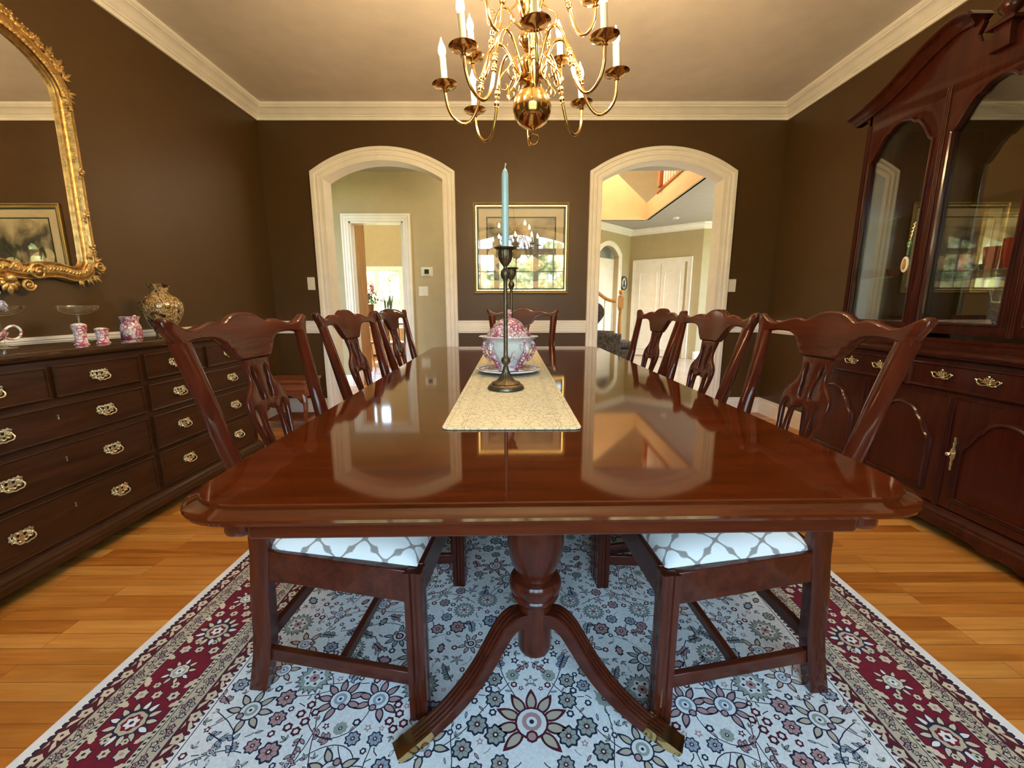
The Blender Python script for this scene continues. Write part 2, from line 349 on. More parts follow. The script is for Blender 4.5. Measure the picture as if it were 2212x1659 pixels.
# chair rail and baseboards with their profile, broken at the arches
def rail_section(z0, h, d):
    s = [(0, z0)]
    s += [(d * .7, z0), (d * .7, z0 + h * .10), (d, z0 + h * .14)]
    for k in range(3):
        a = z0 + h * (.22 + .2 * k); s += [(d, a), (d * .62, a + h * .02), (d * .62, a + h * .06), (d, a + h * .08)]
    return s + [(d, z0 + h * .84), (d * 1.25, z0 + h * .88), (d * 1.25, z0 + h), (0, z0 + h)]
RS = rail_section(.776, .115, .017)
BS = [(0, 0), (.016, 0), (.016, .115), (.011, .124), (.013, .132), (.006, .146), (0, .148)]
oc = .112
for sec, nm in ((RS, 'trim'), (BS, 'baseboard')):
    m = MB()
    m.mould([(ARCHES[0][0] - ARCHES[0][1] - oc, YB), (XL, YB), (XL, YF)], sec, lambda x, y, w: (x, y, w)); struct(m.build('trim_2' if nm == 'trim' else 'baseboard_left', TRIM, angle=28))
    m = MB(); m.mould([(ARCHES[1][0] - ARCHES[1][1] - oc, YB), (ARCHES[0][0] + ARCHES[0][1] + oc, YB)], sec, lambda x, y, w: (x, y, w)); struct(m.build('trim_3' if nm == 'trim' else 'baseboard_back', TRIM, angle=28))
    m = MB(); m.mould([(XR, YF), (XR, YB), (ARCHES[1][0] + ARCHES[1][1] + oc, YB)], sec, lambda x, y, w: (x, y, w)); struct(m.build('trim_4' if nm == 'trim' else 'baseboard_right', TRIM, angle=28))
# arch casings
CS = [(0, .0), (0, .016), (.012, .018), (.016, .012), (.040, .014), (.046, .022), (.062, .022), (.068, .014), (.078, .018), (.084, .030), (.108, .032), (.112, .026), (.112, 0)]
for i, a in enumerate(ARCHES):
    path = [(a[0] - a[1], 0)] + archline(a) + [(a[0] + a[1], 0)]
    m = MB(); m.mould(path, CS, lambda x, z, w: (x, YB - w, z)); struct(m.build('trim_%d' % (5 + i), TRIM, angle=28))['label'] = 'white arched door casing'
    path = [(a[0] - a[1], 0)] + archline(a) + [(a[0] + a[1], 0)]
    m = MB(); m.mould(path, CS, lambda x, z, w: (x, YB + WT + w, z)); struct(m.build('trim_%d' % (7 + i), TRIM, angle=28))
# ================================================================ BACK HALL (through the left arch)
HY = 5.45; HC = 2.60
D0, D1, DZ = -1.965, -1.306, 2.035
ol = [(-2.75, -.02), (D0, -.02), (D0, DZ), (D1, DZ), (D1, -.02), (.3, -.02), (.3, HC + .05), (-2.75, HC + .05)]
m = MB(); m.plate(ol, (), .12, 0, lambda s, t, n: (s, HY + .06 + n, t)); struct(m.build('wall_hall', [TAN, TRIM]))
struct(MB().bx((-2.87, YB + .1, -.02), (-2.75, HY + .1, HC + .05)).build('wall_hall_left', TAN))
struct(MB().bx((.3, YB + WT - .01, -.02), (.42, 8.6, 2.62)).build('wall_hall_right', TAN))
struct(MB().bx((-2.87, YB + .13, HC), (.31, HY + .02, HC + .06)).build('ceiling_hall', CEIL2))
CS2 = [(u * .8, w) for u, w in CS]
m = MB(); m.mould([(D0, 0), (D0, DZ), (D1, DZ), (D1, 0)], CS2, lambda x, z, w: (x, HY - w, z))
m.bx((D0 - .001, HY, 0), (D0 + .018, HY + .125, DZ)); m.bx((D1 - .018, HY, 0), (D1 + .001, HY + .125, DZ)); m.bx((D0, HY, DZ - .018), (D1, HY + .125, DZ))
m.bx((D1 - .055, HY + .09, 0), (D1 - .018, HY + .11, DZ - .01))
struct(m.build('door_1', TRIM, angle=28))
m = MB()
m.mould([(.3, HY), (D1 + .095, HY)], BS, lambda x, y, w: (x, y, w)); m.mould([(D0 - .095, HY), (-2.75, HY), (-2.75, YB + WT)], BS, lambda x, y, w: (x, y, w))
struct(m.build('baseboard_hall', TRIM, angle=28))
# ================================================================ BREAKFAST ROOM
KY = 9.5; KZ = 1.77
KX = [(-3.75, -2.94), (-2.86, -2.40), (-2.34, -1.9)]
ol = [(-4.7, -.02), (.3, -.02), (.3, 3.75), (-4.7, 3.75)]
m = MB(); m.plate(ol, [[(-3.30, 2.79), (-3.30, 3.55), (-3.08, 3.55), (-3.08, 2.79)], [(-2.98, 2.79), (-2.98, 3.55), (-2.76, 3.55), (-2.76, 2.79)], [(-3.75, .62), (-3.75, KZ), (-1.9, KZ), (-1.9, .62)]], .12, 0, lambda s, t, n: (s, KY + .06 + n, t)); struct(m.build('wall_breakfast', TAN))
struct(MB().bx((-4.8, HY + .1, -.02), (-4.7, KY + .1, 3.75)).build('wall_breakfast_left', TAN))
struct(MB().bx((-1.35, HY + .6, -.02), (-1.25, KY + .1, 3.75)).build('wall_breakfast_right', TAN))
m = MB(); m.bx((-4.8, HY + .02, 3.7), (-1.3, KY + .12, 3.78)); struct(m.build('ceiling_breakfast', CEIL))
m = MB()
m.mould([(-3.75, .62), (-3.75, KZ), (-1.9, KZ), (-1.9, .62)], [(0, -.1), (0, .02), (.09, .02), (.09, 0), (0, 0)], lambda x, z, w: (x, KY - w, z), closed=True)
for x in (-2.9, -2.37): m.bx((x - .045, KY - .01, .62), (x + .045, KY + .1, KZ))
for a, b in KX:
    for k in (1, 2):
        if b - a > .6 or k == 1: xx = a + (b - a) * k / (3 if b - a > .6 else 2); m.bx((xx - .009, KY + .04, .62), (xx + .009, KY + .06, KZ))
for z in (.90, 1.12, 1.34, 1.56): m.bx((-3.75, KY + .04, z - .009), (-1.9, KY + .06, z + .009))
m.bx((-3.85, KY - .05, .58), (-1.8, KY + .02, .62))
w2 = struct(m.build('window_2', TRIM)); MB().bx((-3.75, KY + .07, .62), (-1.9, KY + .074, KZ)).build('pane', WINGL, w2)
# ================================================================ ENTRANCE HALL
FZ = 2.52
A, B = (2.46, 9.08), (3.55, 8.17)      # closet wall, seen at an angle
def wallseg(p, q, z0, z1, name, matl, t=.1, holes=()):
    P, Q = Vector(p), Vector(q); d = (Q - P); Ln = d.length; d.normalize(); n = Vector((d.y, -d.x)) * -1
    mm = MB(); mm.plate([(0, z0), (Ln, z0), (Ln, z1), (0, z1)], holes, t, 0, lambda s, tt, k: (P.x + d.x * s + n.x * (t / 2 + k), P.y + d.y * s + n.y * (t / 2 + k), tt))
    return struct(mm.build(name, matl)), P, d, -n, Ln
w, P0, d0, n0, L0 = wallseg(A, B, -.02, FZ + .05, 'wall_closet', TAN)
AL = (.9, 7.44); Ls_ = (Vector(A) - Vector(AL)).length; sc_ = Ls_ - .83
ahole = [(sc_ - .37, 0)] + arcpts(sc_, .37, 1.98, .17, 20) + [(sc_ + .37, 0)]
w_, P1, d1, n1, L1 = wallseg(AL, A, -.02, FZ + .05, 'wall_entrance_left', TAN, holes=[ahole])
def place1(s, z, k=0): return (P1.x + d1.x * s + n1.x * k, P1.y + d1.y * s + n1.y * k, z)
m = MB(); m.mould(ahole, [(-u * .8, w) for u, w in CS], lambda x, z, w: place1(x, z, w)) if False else m.mould(ahole, [(u * .8, w) for u, w in CS], lambda x, z, w: place1(x, z, w)); struct(m.build('trim_12', TRIM, angle=28))
m = MB(); m.plate([(sc_ - .37, 0), (sc_ + .37, 0), (sc_ + .37, 1.93), (sc_ - .37, 1.93)], (), .04, 0, lambda s, t, n: place1(s, t, -.12 + n)); struct(m.build('door_5', TRIM))
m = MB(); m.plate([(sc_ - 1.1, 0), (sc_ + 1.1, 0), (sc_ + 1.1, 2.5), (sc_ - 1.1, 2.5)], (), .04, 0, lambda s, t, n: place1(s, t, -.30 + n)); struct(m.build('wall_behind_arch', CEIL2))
wallseg(B, (4.9, 8.17), -.02, FZ + .05, 'wall_entrance_right', TAN)
struct(MB().bx((5.0, YB + .1, -.02), (5.12, 4.9, 3)).build('wall_entrance_side', TAN))  # unseen side wall, built around an opening added to admit daylight
struct(MB().bx((5.0, 7.5, -.02), (5.12, 8.3, 3)).build('wall_entrance_end', TAN))
struct(MB().bx((5.0, 4.9, -.02), (5.12, 7.5, .4)).build('wall_entrance_low', TAN))
struct(MB().bx((5.0, 4.9, 2.6), (5.12, 7.5, 3)).build('wall_entrance_high', TAN))
struct(MB().bx((XR + .1, YB, -.02), (5.1, YB + .13, FZ + .3)).build('wall_entrance_near', TAN))
m = MB(); m.mould([(5.0, 8.17), B, A, AL], [(u, w - ZC + FZ) for u, w in CR], lambda x, y, w: (x, y, w)); struct(m.build('trim_9', TRIM, angle=28))
m = MB(); m.mould([(5.0, 8.17), B, (B[0] - d0.x * .04, B[1] - d0.y * .04)], BS, lambda x, y, w: (x, y, w)); struct(m.build('baseboard_entrance', TRIM, angle=28))
# ceiling with the open stairwell
m = MB(); OX, OY0, OY1 = 2.33, 5.15, 7.96
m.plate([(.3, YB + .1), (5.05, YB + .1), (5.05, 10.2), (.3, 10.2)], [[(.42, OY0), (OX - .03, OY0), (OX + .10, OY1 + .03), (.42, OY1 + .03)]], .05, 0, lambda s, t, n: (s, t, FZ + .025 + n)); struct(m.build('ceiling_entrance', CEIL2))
WARMW = mat('warm_stairwell_paint', (.62, .50, .33), .6)
# landing edge (right) and far edge of the well
m = MB(); q = [(OX - .06, OY0), (OX + .07, OY1)]
m.add([(q[0][0], q[0][1], FZ), (q[1][0], q[1][1], FZ), (q[1][0], q[1][1], FZ + .28), (q[0][0], q[0][1], FZ + .28), (q[0][0] + .06, q[0][1], FZ), (q[1][0] + .06, q[1][1], FZ), (q[1][0] + .06, q[1][1], FZ + .28), (q[0][0] + .06, q[0][1], FZ + .28)], [(0, 1, 2, 3), (4, 7, 6, 5), (0, 4, 5, 1), (3, 2, 6, 7), (0, 3, 7, 4), (1, 5, 6, 2)])
struct(m.build('wall_landing_edge', WARMW))
m = MB(); m.plate([(.42, FZ), (OX + .07, FZ), (OX + .07, FZ + .29), (1.55, FZ + 1.05), (.42, FZ + 1.6)], (), .06, 0, lambda s, t, n: (s, OY1 + .03 + n, t)); struct(m.build('wall_stairwell_far', WARMW))
struct(MB().bx((.36, OY0, FZ), (.42, OY1, 5)).build('wall_stairwell_left', WARMW))
struct(MB().bx((.36, OY0 - .1, FZ + .04), (5, OY0 - .01, 5)).build('wall_stairwell_near', WARMW))
struct(MB().bx((.36, OY0 - .1, 5), (5.1, 11, 5.06)).build('ceiling_upstairs', CEIL))
struct(MB().bx((.36, 10.2, FZ), (5.1, 10.26, 5)).build('wall_upstairs', mat('upstairs_paint', (.42, .30, .14), .7)))
struct(MB().bx((3.6, OY0, FZ + .28), (3.66, 10.2, 5)).build('wall_upstairs_right', WARMW))
m = MB(); m.bx((-.03, 0, 0), (.06, 2.1, .035)); t = m.build('trim_10', wood('cherry_stair_wood', (.25, .07, .02), (.42, .14, .05), 'y', .3, .5, .1)); struct(t); t.location = (OX - .045, OY0 + .05, FZ + .28); t.rotation_euler = (0, 0, R(-2.6))
CHW = MATS['cherry_stair_wood']
# closet double doors with arched panels
def place2(s, z, k=0): return (P0.x + d0.x * s + n0.x * k, P0.y + d0.y * s + n0.y * k, z)
s0, s1, dz = .17, 1.17, 1.84
m = MB(); m.mould([(s0, 0), (s0, dz), (s1, dz), (s1, 0)], CS2, lambda x, z, w: place2(x, z, w)); struct(m.build('trim_11', TRIM, angle=28))
for i, (a, b) in enumerate(((s0, (s0 + s1) / 2 - .004), ((s0 + s1) / 2 + .004, s1 - .05))):
    m = MB(); m.plate([(a, .01), (b, .01), (b, dz), (a, dz)], (), .03, 0, lambda s, t, n: place2(s, t, -.0 + n))
    mid = (a + b) / 2; hw = (b - a) / 2 - .085
    up = [(-hw, .92), (-hw, 1.58), (-hw * .8, 1.60), (-hw * .45, 1.64), (0, 1.67)]
    path = [(mid + x, z) for x, z in cat(mir(up)[:], 3)]
    m.mould(path + [(mid - hw, .92)], [(0, .014), (.012, .024), (.024, .014)], lambda x, z, w: place2(x, z, w), cap=False)
    m.mould([(mid - hw, .16), (mid - hw, .80), (mid + hw, .80), (mid + hw, .16)], [(0, .014), (.012, .024), (.024, .014)], lambda x, z, w: place2(x, z, w), closed=True)
    dd = struct(m.build('door_%d' % (3 + i), TRIM, angle=28))
    m = MB(); c = place2(mid + (hw * .98 if i == 0 else -hw * .98), .86, .035); m.ball(c, .022); m.build('door_knob', BRASS, dd)

m = MB(); m.bx((-4.8, HY + .105, 2.55), (.3, HY + .16, 3.75)); struct(m.build('wall_breakfast_near', TAN))
# ================================================================ DINING TABLE
TCX, TCY, TW, TL, TROT = .050, 1.735, 1.150, 2.38, R(1.0)
def rrect(hw, hl, r, n=8):
    pts = []
    for cx, cy, a0 in ((hw - r, hl - r, 0), (-hw + r, hl - r, 90), (-hw + r, -hl + r, 180), (hw - r, -hl + r, 270)):
        for i in range(n + 1): a = R(a0 + 90 * i / n); pts.append((cx + r * cos(a), cy + r * sin(a)))
    return pts
def loops(mb, rings, mi=0):
    """stack of equal-length closed loops [(pts2d, z)...] capped at both ends"""
    n = len(rings[0][0]); vs = [(x, y, z) for pts, z in rings for x, y in pts]; fs = []
    for i in range(len(rings) - 1):
        for j in range(n): k = (j + 1) % n; fs.append((i * n + j, i * n + k, (i + 1) * n + k, (i + 1) * n + j))
    fs.append(tuple(range(n))[::-1]); fs.append(tuple((len(rings) - 1) * n + j for j in range(n)))
    return mb.add(vs, fs, mi)
table = thing('dining_table', 'long polished mahogany dining table on two turned pedestals with brass-capped feet', 'table', (TCX, TCY, 0), TROT)
prof = [(.090, .7290), (.014, .7290), (.006, .7297), (.0015, .7325), (0, .7370), (.001, .7410), (.0045, .7432), (.010, .7450), (.0200, .7490), (.0205, .7535), (.0230, .7550), (.032, .755), (.09, .755)]
mb = MB(); loops(mb, [(rrect(TW / 2 - o, TL / 2 - o, .11 - o * .8, 10), z) for o, z in prof])
full = mb.build('tabletop', TOPW, table, angle=28)
cuts = [-1.3, 1.385 - TCY, 1.80 - TCY, 2.205 - TCY, 1.3]
for i in range(4):
    me = full.data.copy(); bm = bmesh.new(); bm.from_mesh(me)
    for co, no in ((cuts[i] + .0006, -1), (cuts[i + 1] - .0006, 1)):
        g = bm.verts[:] + bm.edges[:] + bm.faces[:]
        r_ = bmesh.ops.bisect_plane(bm, geom=g, plane_co=(0, co, 0), plane_no=(0, no, 0), clear_outer=True)
        ed = [e for e in r_['geom_cut'] if isinstance(e, bmesh.types.BMEdge)]
        if ed: bmesh.ops.contextual_create(bm, geom=ed)
    bm.to_mesh(me); bm.free(); me.set_sharp_from_angle(angle=R(28)); me.update()
    o = bpy.data.objects.new('table_leaf' if i in (1, 2) else 'tabletop', me); COL.objects.link(o); o.parent = table
bpy.data.objects.remove(full)
mb = MB(); loops(mb, [(rrect(.470, TL / 2 - .052, .012), 0.684), (rrect(.470, TL / 2 - .052, .012), 0.7295)])
mb.build('apron', MAHX, table, bevel=.003)
for sy in (-1, 1):
    for sx in (-1, 1):
        MB().bx((sx * .472, sy * (TL / 2 - .060), .680), (sx * .510, sy * (TL / 2 - .30), .7295)).build('table_brace', MAHX, table, bevel=.010)
def make_pedestal(y0, face):
    P = [(.10, .685), (.10, .64), (.055, .62), (.05, .58), (.062, .55), (.071, .51), (.0735, .47), (.0725, .43), (.068, .40), (.060, .375), (.050, .355), (.047, .346), (.0475, .342), (.051, .341), (.062, .338), (.0675, .328), (.0685, .316), (.066, .305), (.061, .299), (.060, .297), (.063, .292), (.0625, .286), (.057, .278), (.049, .273), (.0475, .268), (.0455, .266), (.0445, .14), (.0435, .128), (.040, .122), (.0, .122)]
    p = MB().lathe(P[::-1], (0, 0, 0), 40).build('pedestal_column', MAH, table, angle=30); p.location = (0, y0, 0)
    for k in range(3):
        a = R(face + 120 * k)
        cl = cat([(.028, .225), (.062, .236), (.092, .222), (.122, .186), (.156, .142), (.200, .100), (.250, .066), (.300, .043), (.338, .030)], 5)
        def leg_sweep(cl, m, reeds=True, grow=0, tz=0):
            secs = []; n = len(cl)
            for i, (r, z) in enumerate(cl):
                q = cl[min(i + 1, n - 1)]; o_ = cl[max(i - 1, 0)]; t = Vector((q[0] - o_[0], q[1] - o_[1])).normalized(); nn = Vector((-t.y, t.x))
                f = min(1, max(0, r / .36)); hw = .026 - .005 * f + grow; th = .040 - .020 * f + grow
                row = []
                top = []
                for j in range(17):
                    x = -hw + 2 * hw * j / 16; dz = th * .5 + (.0028 * abs(sin(pi * (j / 16) * 4)) - .001 if reeds and i > 5 else 0); top.append((x, dz))
                row = top + [(hw, -th * .5), (-hw, -th * .5)]
                secs.append([(x, r + nn.x * d_, max(z + nn.y * d_ + tz, .0135)) for x, d_ in row])
            nsec = len(secs[0]); vs = [p_ for s_ in secs for p_ in s_]; fs = []
            for i in range(n - 1):
                for j in range(nsec): kk = (j + 1) % nsec; fs.append((i * nsec + j, i * nsec + kk, (i + 1) * nsec + kk, (i + 1) * nsec + j))
            fs.append(tuple(range(nsec))[::-1]); fs.append(tuple((n - 1) * nsec + j for j in range(nsec)))
            m.add(vs, fs)
        m_ = MB(); leg_sweep(cl, m_); lg = m_.build('leg', MAHY, table, angle=40); lg.location = (0, y0, 0); lg.rotation_euler = (0, 0, a)
        cap = cat([(.300, .043), (.330, .0325), (.352, .026), (.372, .019), (.382, .016)], 4)
        m_ = MB(); leg_sweep(cap, m_, False, .0016); c_ = m_.build('toe_cap', BRASS, lg, angle=40)
make_pedestal(1.005 - TCY, 0); make_pedestal(2.57 - TCY, 180)

# ================================================================ CHAIRS
CX = wood('chair_mahogany', (.038, .0065, .003), (.088, .016, .006), 'z', .26, .6, .1, .6)
CXX = wood('chair_rail_mahogany', (.038, .0065, .003), (.088, .016, .006), 'x', .26, .6, .1, .6)
def fabricmat():
    m, nt, b = newmat('trellis_seat_fabric'); N = nt.nodes; L = nt.links
    tc = N.new('ShaderNodeTexCoord'); sp = N.new('ShaderNodeSeparateXYZ'); L.new(tc.outputs['UV'], sp.inputs[0])
    k = 2 * pi / .105
    u = mathn(nt, 'MULTIPLY', sp.outputs['X'], k); v = mathn(nt, 'MULTIPLY', sp.outputs['Y'], k * .85)
    a = mathn(nt, 'ADD', mathn(nt, 'COSINE', u), mathn(nt, 'COSINE', v))
    w = mathn(nt, 'MULTIPLY', mathn(nt, 'COSINE', mathn(nt, 'MULTIPLY', u, 3)), .26); w2 = mathn(nt, 'MULTIPLY', mathn(nt, 'COSINE', mathn(nt, 'MULTIPLY', v, 3)), .26)
    f = mathn(nt, 'ABSOLUTE', mathn(nt, 'ADD', a, mathn(nt, 'ADD', w, w2)))
    nz = N.new('ShaderNodeTexNoise'); nz.inputs['Scale'].default_value = 400; mp = N.new('ShaderNodeMapping'); mp.inputs['Scale'].default_value = (1, .12, .5); L.new(tc.outputs['Object'], mp.inputs[0]); L.new(mp.outputs[0], nz.inputs['Vector'])
    f2 = mathn(nt, 'ADD', f, mathn(nt, 'MULTIPLY', nz.outputs['Fac'], .3))
    rp = ramp(nt, f2, [(.30, (.30, .27, .24)), (.44, (.80, .79, .75))])
    L.new(rp.outputs[0], b.inputs['Base Color']); b.inputs['Roughness'].default_value = .85
    bp = N.new('ShaderNodeBump'); bp.inputs['Strength'].default_value = .3; bp.inputs['Distance'].default_value = .001; L.new(nz.outputs['Fac'], bp.inputs['Height']); L.new(bp.outputs[0], b.inputs['Normal'])
    return m
FAB = fabricmat()
SP = [(0, .222), (.14, .197), (.28, .190), (.42, .176), (.52, .184), (.66, .222), (.8, .256), (.90, .280), (1.0, .302)]    # z -> back position of the stiles
def bz(z): return interp(z, SPs)
SPs = [(z, y) for z, y in cat(SP, 4)]
def sx_(z): return interp(z, [(0, .208), (.15, .204), (.42, .204), (.6, .213), (.8, .228), (.95, .245), (1, .252)])
def bow(s): return .020 * max(0, 1 - (s / .25) ** 2)
def make_chair(label, seat_label=None):
    t = thing('dining_chair', label, 'chair', group=None)
    # rear legs running up into the stiles
    for sg in (-1, 1):
        m = MB(); zs = [0, .05, .10, .16, .22, .28, .34, .40, .44, .48, .54, .60, .66, .72, .78, .84, .90, .935]
        vs = []; fs = []
        for z in zs:
            hw = .018 if z < .5 else .018 + .008 * (z - .5) / .4; hd = .025 if z < .5 else .025 - .009 * (z - .5) / .4
            cx, cy = sg * sx_(z), bz(z)
            e = .35
            for dx, dy in ((-1, -e), (-e, -1), (e, -1), (1, -e), (1, e), (e, 1), (-e, 1), (-1, e)):
                if z < .46: dx, dy = (1 if dx > 0 else -1) * max(abs(dx), .86), (1 if dy > 0 else -1) * max(abs(dy), .86)
                vs.append((cx + dx * hw, cy + dy * hd, z))
        for i in range(len(zs) - 1):
            for j in range(8): k = (j + 1) % 8; fs.append((i * 8 + j, i * 8 + k, i * 8 + 8 + k, i * 8 + 8 + j))
        fs.append(tuple(range(8))[::-1]); fs.append(tuple((len(zs) - 1) * 8 + j for j in range(8)))
        m.add(vs, fs); m.build('leg', CX, t, angle=50)
        # moulded front leg
        m = MB(); w = .0215; sec = [(-w, -w + .004), (-w + .004, -w), (-.008, -w), (-.006, -w + .003), (-.003, -w + .001), (.003, -w + .001), (.006, -w + .003), (.008, -w), (w - .004, -w), (w, -w + .004), (w, -.008), (w - .003, -.006), (w - .001, -.003), (w - .001, .003), (w - .003, .006), (w, .008), (w, w), (-w, w), (-w, .008), (-w + .003, .006), (-w + .001, .003), (-w + .001, -.003), (-w + .003, -.006), (-w, -.008)]
        n = len(sec); vs = [(sg * .258 + x, -.235 + y, z) for z in (0, .405) for x, y in sec]; fs = [(j, (j + 1) % n, n + (j + 1) % n, n + j) for j in range(n)] + [tuple(range(n))[::-1], tuple(n + j for j in range(n))]
        m.add(vs, fs); m.build('leg', CX, t, angle=30)
    # seat frame: four rails
    m = MB()
    def rail(p, q, z0, z1, th):
        P, Q = Vector(p), Vector(q); d = (Q - P).normalized(); nn = Vector((-d.y, d.x)) * th / 2
        pts = [P + nn, Q + nn, Q - nn, P - nn]; m.add([(a.x, a.y, z) for z in (z0, z1) for a in pts], [(0, 3, 2, 1), (4, 5, 6, 7), (0, 1, 5, 4), (1, 2, 6, 5), (2, 3, 7, 6), (3, 0, 4, 7)])
    rail((-.24, -.240), (.24, -.240), .325, .408, .022); rail((-.19, .178), (.19, .178), .325, .41, .022)
    for sg in (-1, 1): rail((sg * .262, -.218), (sg * .206, .165), .325, .408, .022)
    m.build('seat_frame', MAHX, t, bevel=.0025)
    # stretchers
    for sg in (-1, 1):
        m = MB(); rail((sg * .256, -.22), (sg * .206, .185), .085, .122, .017); m.build('stretcher', MAHY, t, bevel=.002)
    m = MB(); rail((-.228, -.02), (.228, -.02), .088, .116, .017); m.build('stretcher', MAHX, t, bevel=.002)
    m = MB(); rail((-.20, .192), (.20, .192), .13, .165, .017); m.build('stretcher', MAHX, t, bevel=.002)
    # drop-in seat cushion
    m = MB(); NX, NY = 20, 18; vs = []; fs = []
    for i in range(NX + 1):
        for j in range(NY + 1):
            u = -1 + 2 * i / NX; v = -1 + 2 * j / NY
            uu = (1 - (1 - abs(u)) ** 1.6) * (1 if u > 0 else -1); vv = (1 - (1 - abs(v)) ** 1.6) * (1 if v > 0 else -1)
            y = -.035 + vv * .205; hw = .253 - (y + .24) * .115
            if v > .75: hw -= .018 * (v - .75) / .25
            h = (1 - abs(uu) ** 3.5) ** .55 * (1 - abs(vv) ** 3.5) ** .55
            vs.append((uu * hw, y, .407 + .068 * h))
    nb = len(vs)
    for i in range(NX):
        for j in range(NY): a = i * (NY + 1) + j; fs.append((a, a + NY + 1, a + NY + 2, a + 1))
    rim = [i * (NY + 1) for i in range(NX + 1)] + [NX * (NY + 1) + j for j in range(1, NY + 1)] + [i * (NY + 1) + NY for i in range(NX - 1, -1, -1)] + [j for j in range(NY - 1, 0, -1)]
    fs.append(tuple(rim)); m.add(vs, fs); so = m.build('seat', FAB, t, angle=60, weld=False)
    us = {}
    for j in range(NY + 1):
        d = 0
        for i in range(NX // 2, NX + 1):
            if i > NX // 2: d += (Vector(vs[i * (NY + 1) + j]) - Vector(vs[(i - 1) * (NY + 1) + j])).length
            us[i, j] = d; us[NX - i, j] = -d
    vv_ = {}
    for i in range(NX + 1):
        d = 0
        for j in range(NY // 2, NY + 1):
            if j > NY // 2: d += (Vector(vs[i * (NY + 1) + j]) - Vector(vs[i * (NY + 1) + j - 1])).length
            vv_[i, j] = d; vv_[i, NY - j] = -d
    uv = so.data.uv_layers.new(name='UVMap')
    for lp in so.data.loops:
        i, j = divmod(lp.vertex_index, NY + 1); uv.data[lp.index].uv = (us[i, j], vv_[i, j])
    # crest rail
    top = [(0, 1.000), (.030, .998), (.055, .990), (.078, .977), (.092, .974), (.112, .979), (.140, .977), (.175, .967), (.205, .963), (.232, .970), (.258, .985), (.272, .990), (.282, .982), (.280, .966), (.268, .945), (.262, .925)]
    bot = [(.2415, .926), (.228, .931), (.20, .936), (.160, .937), (.128, .933), (.104, .918), (.088, .896), (.074, .880), (.064, .8705)]
    half = cat(top, 3) + [(.242, .921)] + cat(bot, 3)
    ol = half + [(-x, y) for x, y in reversed(half) if x > 1e-6]
    m = MB(); m.plate(ol, (), .026, .0065, lambda s, z, n: (s, bz(z) + bow(s) * .9 + n, z), res=2, cut=.02); m.build('crest_rail', CXX, t, angle=50)
    # pierced splat
    oh = cat([(.058, .873), (.054, .855), (.048, .835), (.047, .815), (.056, .795), (.076, .775), (.087, .755), (.088, .730), (.082, .700), (.072, .665), (.062, .625), (.052, .585), (.044, .545), (.040, .510), (.042, .475), (.050, .440), (.058, .425)], 3)
    ol = oh + [(-x, y) for x, y in reversed(oh)]
    holes = []
    h1 = cat([(.030, .850), (.036, .825), (.030, .797), (.030, .775), (.026, .757), (.016, .752), (.011, .765), (.014, .790), (.020, .815), (.022, .838)], 3, True)
    h2 = cat([(.060, .742), (.070, .722), (.066, .690), (.057, .650), (.045, .600), (.034, .555), (.028, .520), (.026, .525), (.030, .565), (.040, .615), (.046, .665), (.046, .705), (.050, .730)], 3, True)
    h3 = cat([(.0, .735), (.012, .722), (.028, .720), (.032, .700), (.030, .660), (.020, .605), (.012, .555), (.009, .515), (.0, .505)], 3)[:]
    h3 = h3 + [(-x, y) for x, y in reversed(h3) if x > 1e-4][0:]
    bar = cat([(.0, .712), (.007, .70), (.009, .66), (.006, .60), (.004, .55), (0, .52)], 3)
    holes = [h1, [(-x, y) for x, y in h1], h2, [(-x, y) for x, y in h2], h3]
    m = MB(); m.plate(ol, holes, .015, .0045, lambda s, z, n: (s, bz(z) + .018 - .012 * max(0, (.60 - z) / .2) + n - (.0), z), res=2, cut=.03)
    m.build('splat', CX, t, angle=50)
    m = MB(); m.bx((-.075, .168, .40), (.075, .205, .432)); m.build('splat_shoe', CX, t, bevel=.006)
    return t
# six side chairs, one at the far head of the table
ch = make_chair('nearest mahogany side chair on the buffet side of the table')
spots = [  # near ear, far ear on plan for each chair (world)
    ((-.765, .945), (-.725, 1.475), None),
    ((-.765, 1.685), (-.715, 2.225), 'mahogany side chair in the middle of the buffet side of the table'),
    ((-.765, 2.435), (-.735, 2.965), 'farthest mahogany side chair on the buffet side of the table'),
    ((.905, .930), (.868, 1.460), 'nearest mahogany side chair along the china cabinet side of the table'),
    ((.865, 1.505), (.820, 2.040), 'mahogany side chair in the middle of the china cabinet side of the table'),
    ((.860, 2.125), (.800, 2.655), 'farthest mahogany side chair on the china cabinet side of the table'),
    ((-.165, 3.40), (.358, 3.39), 'mahogany chair at the far head of the table, seen from the front')]
for i, (a, b, lb) in enumerate(spots):
    a = Vector(a); b = Vector(b); mid = (a + b) / 2; d = (b - a).normalized()
    if i < 3: nrm = Vector((d.y, -d.x))          # pointing to the table
    elif i < 6: nrm = Vector((-d.y, d.x))
    else: nrm = Vector((0, -1))
    loc = mid + nrm * .302; rz = atan2(nrm.x, -nrm.y)
    c = ch if i == 0 else dup(ch, label=lb)
    c.location = (loc.x, loc.y, .0134); c.rotation_euler = (0, 0, rz); c['group'] = 'dining chairs around the table'

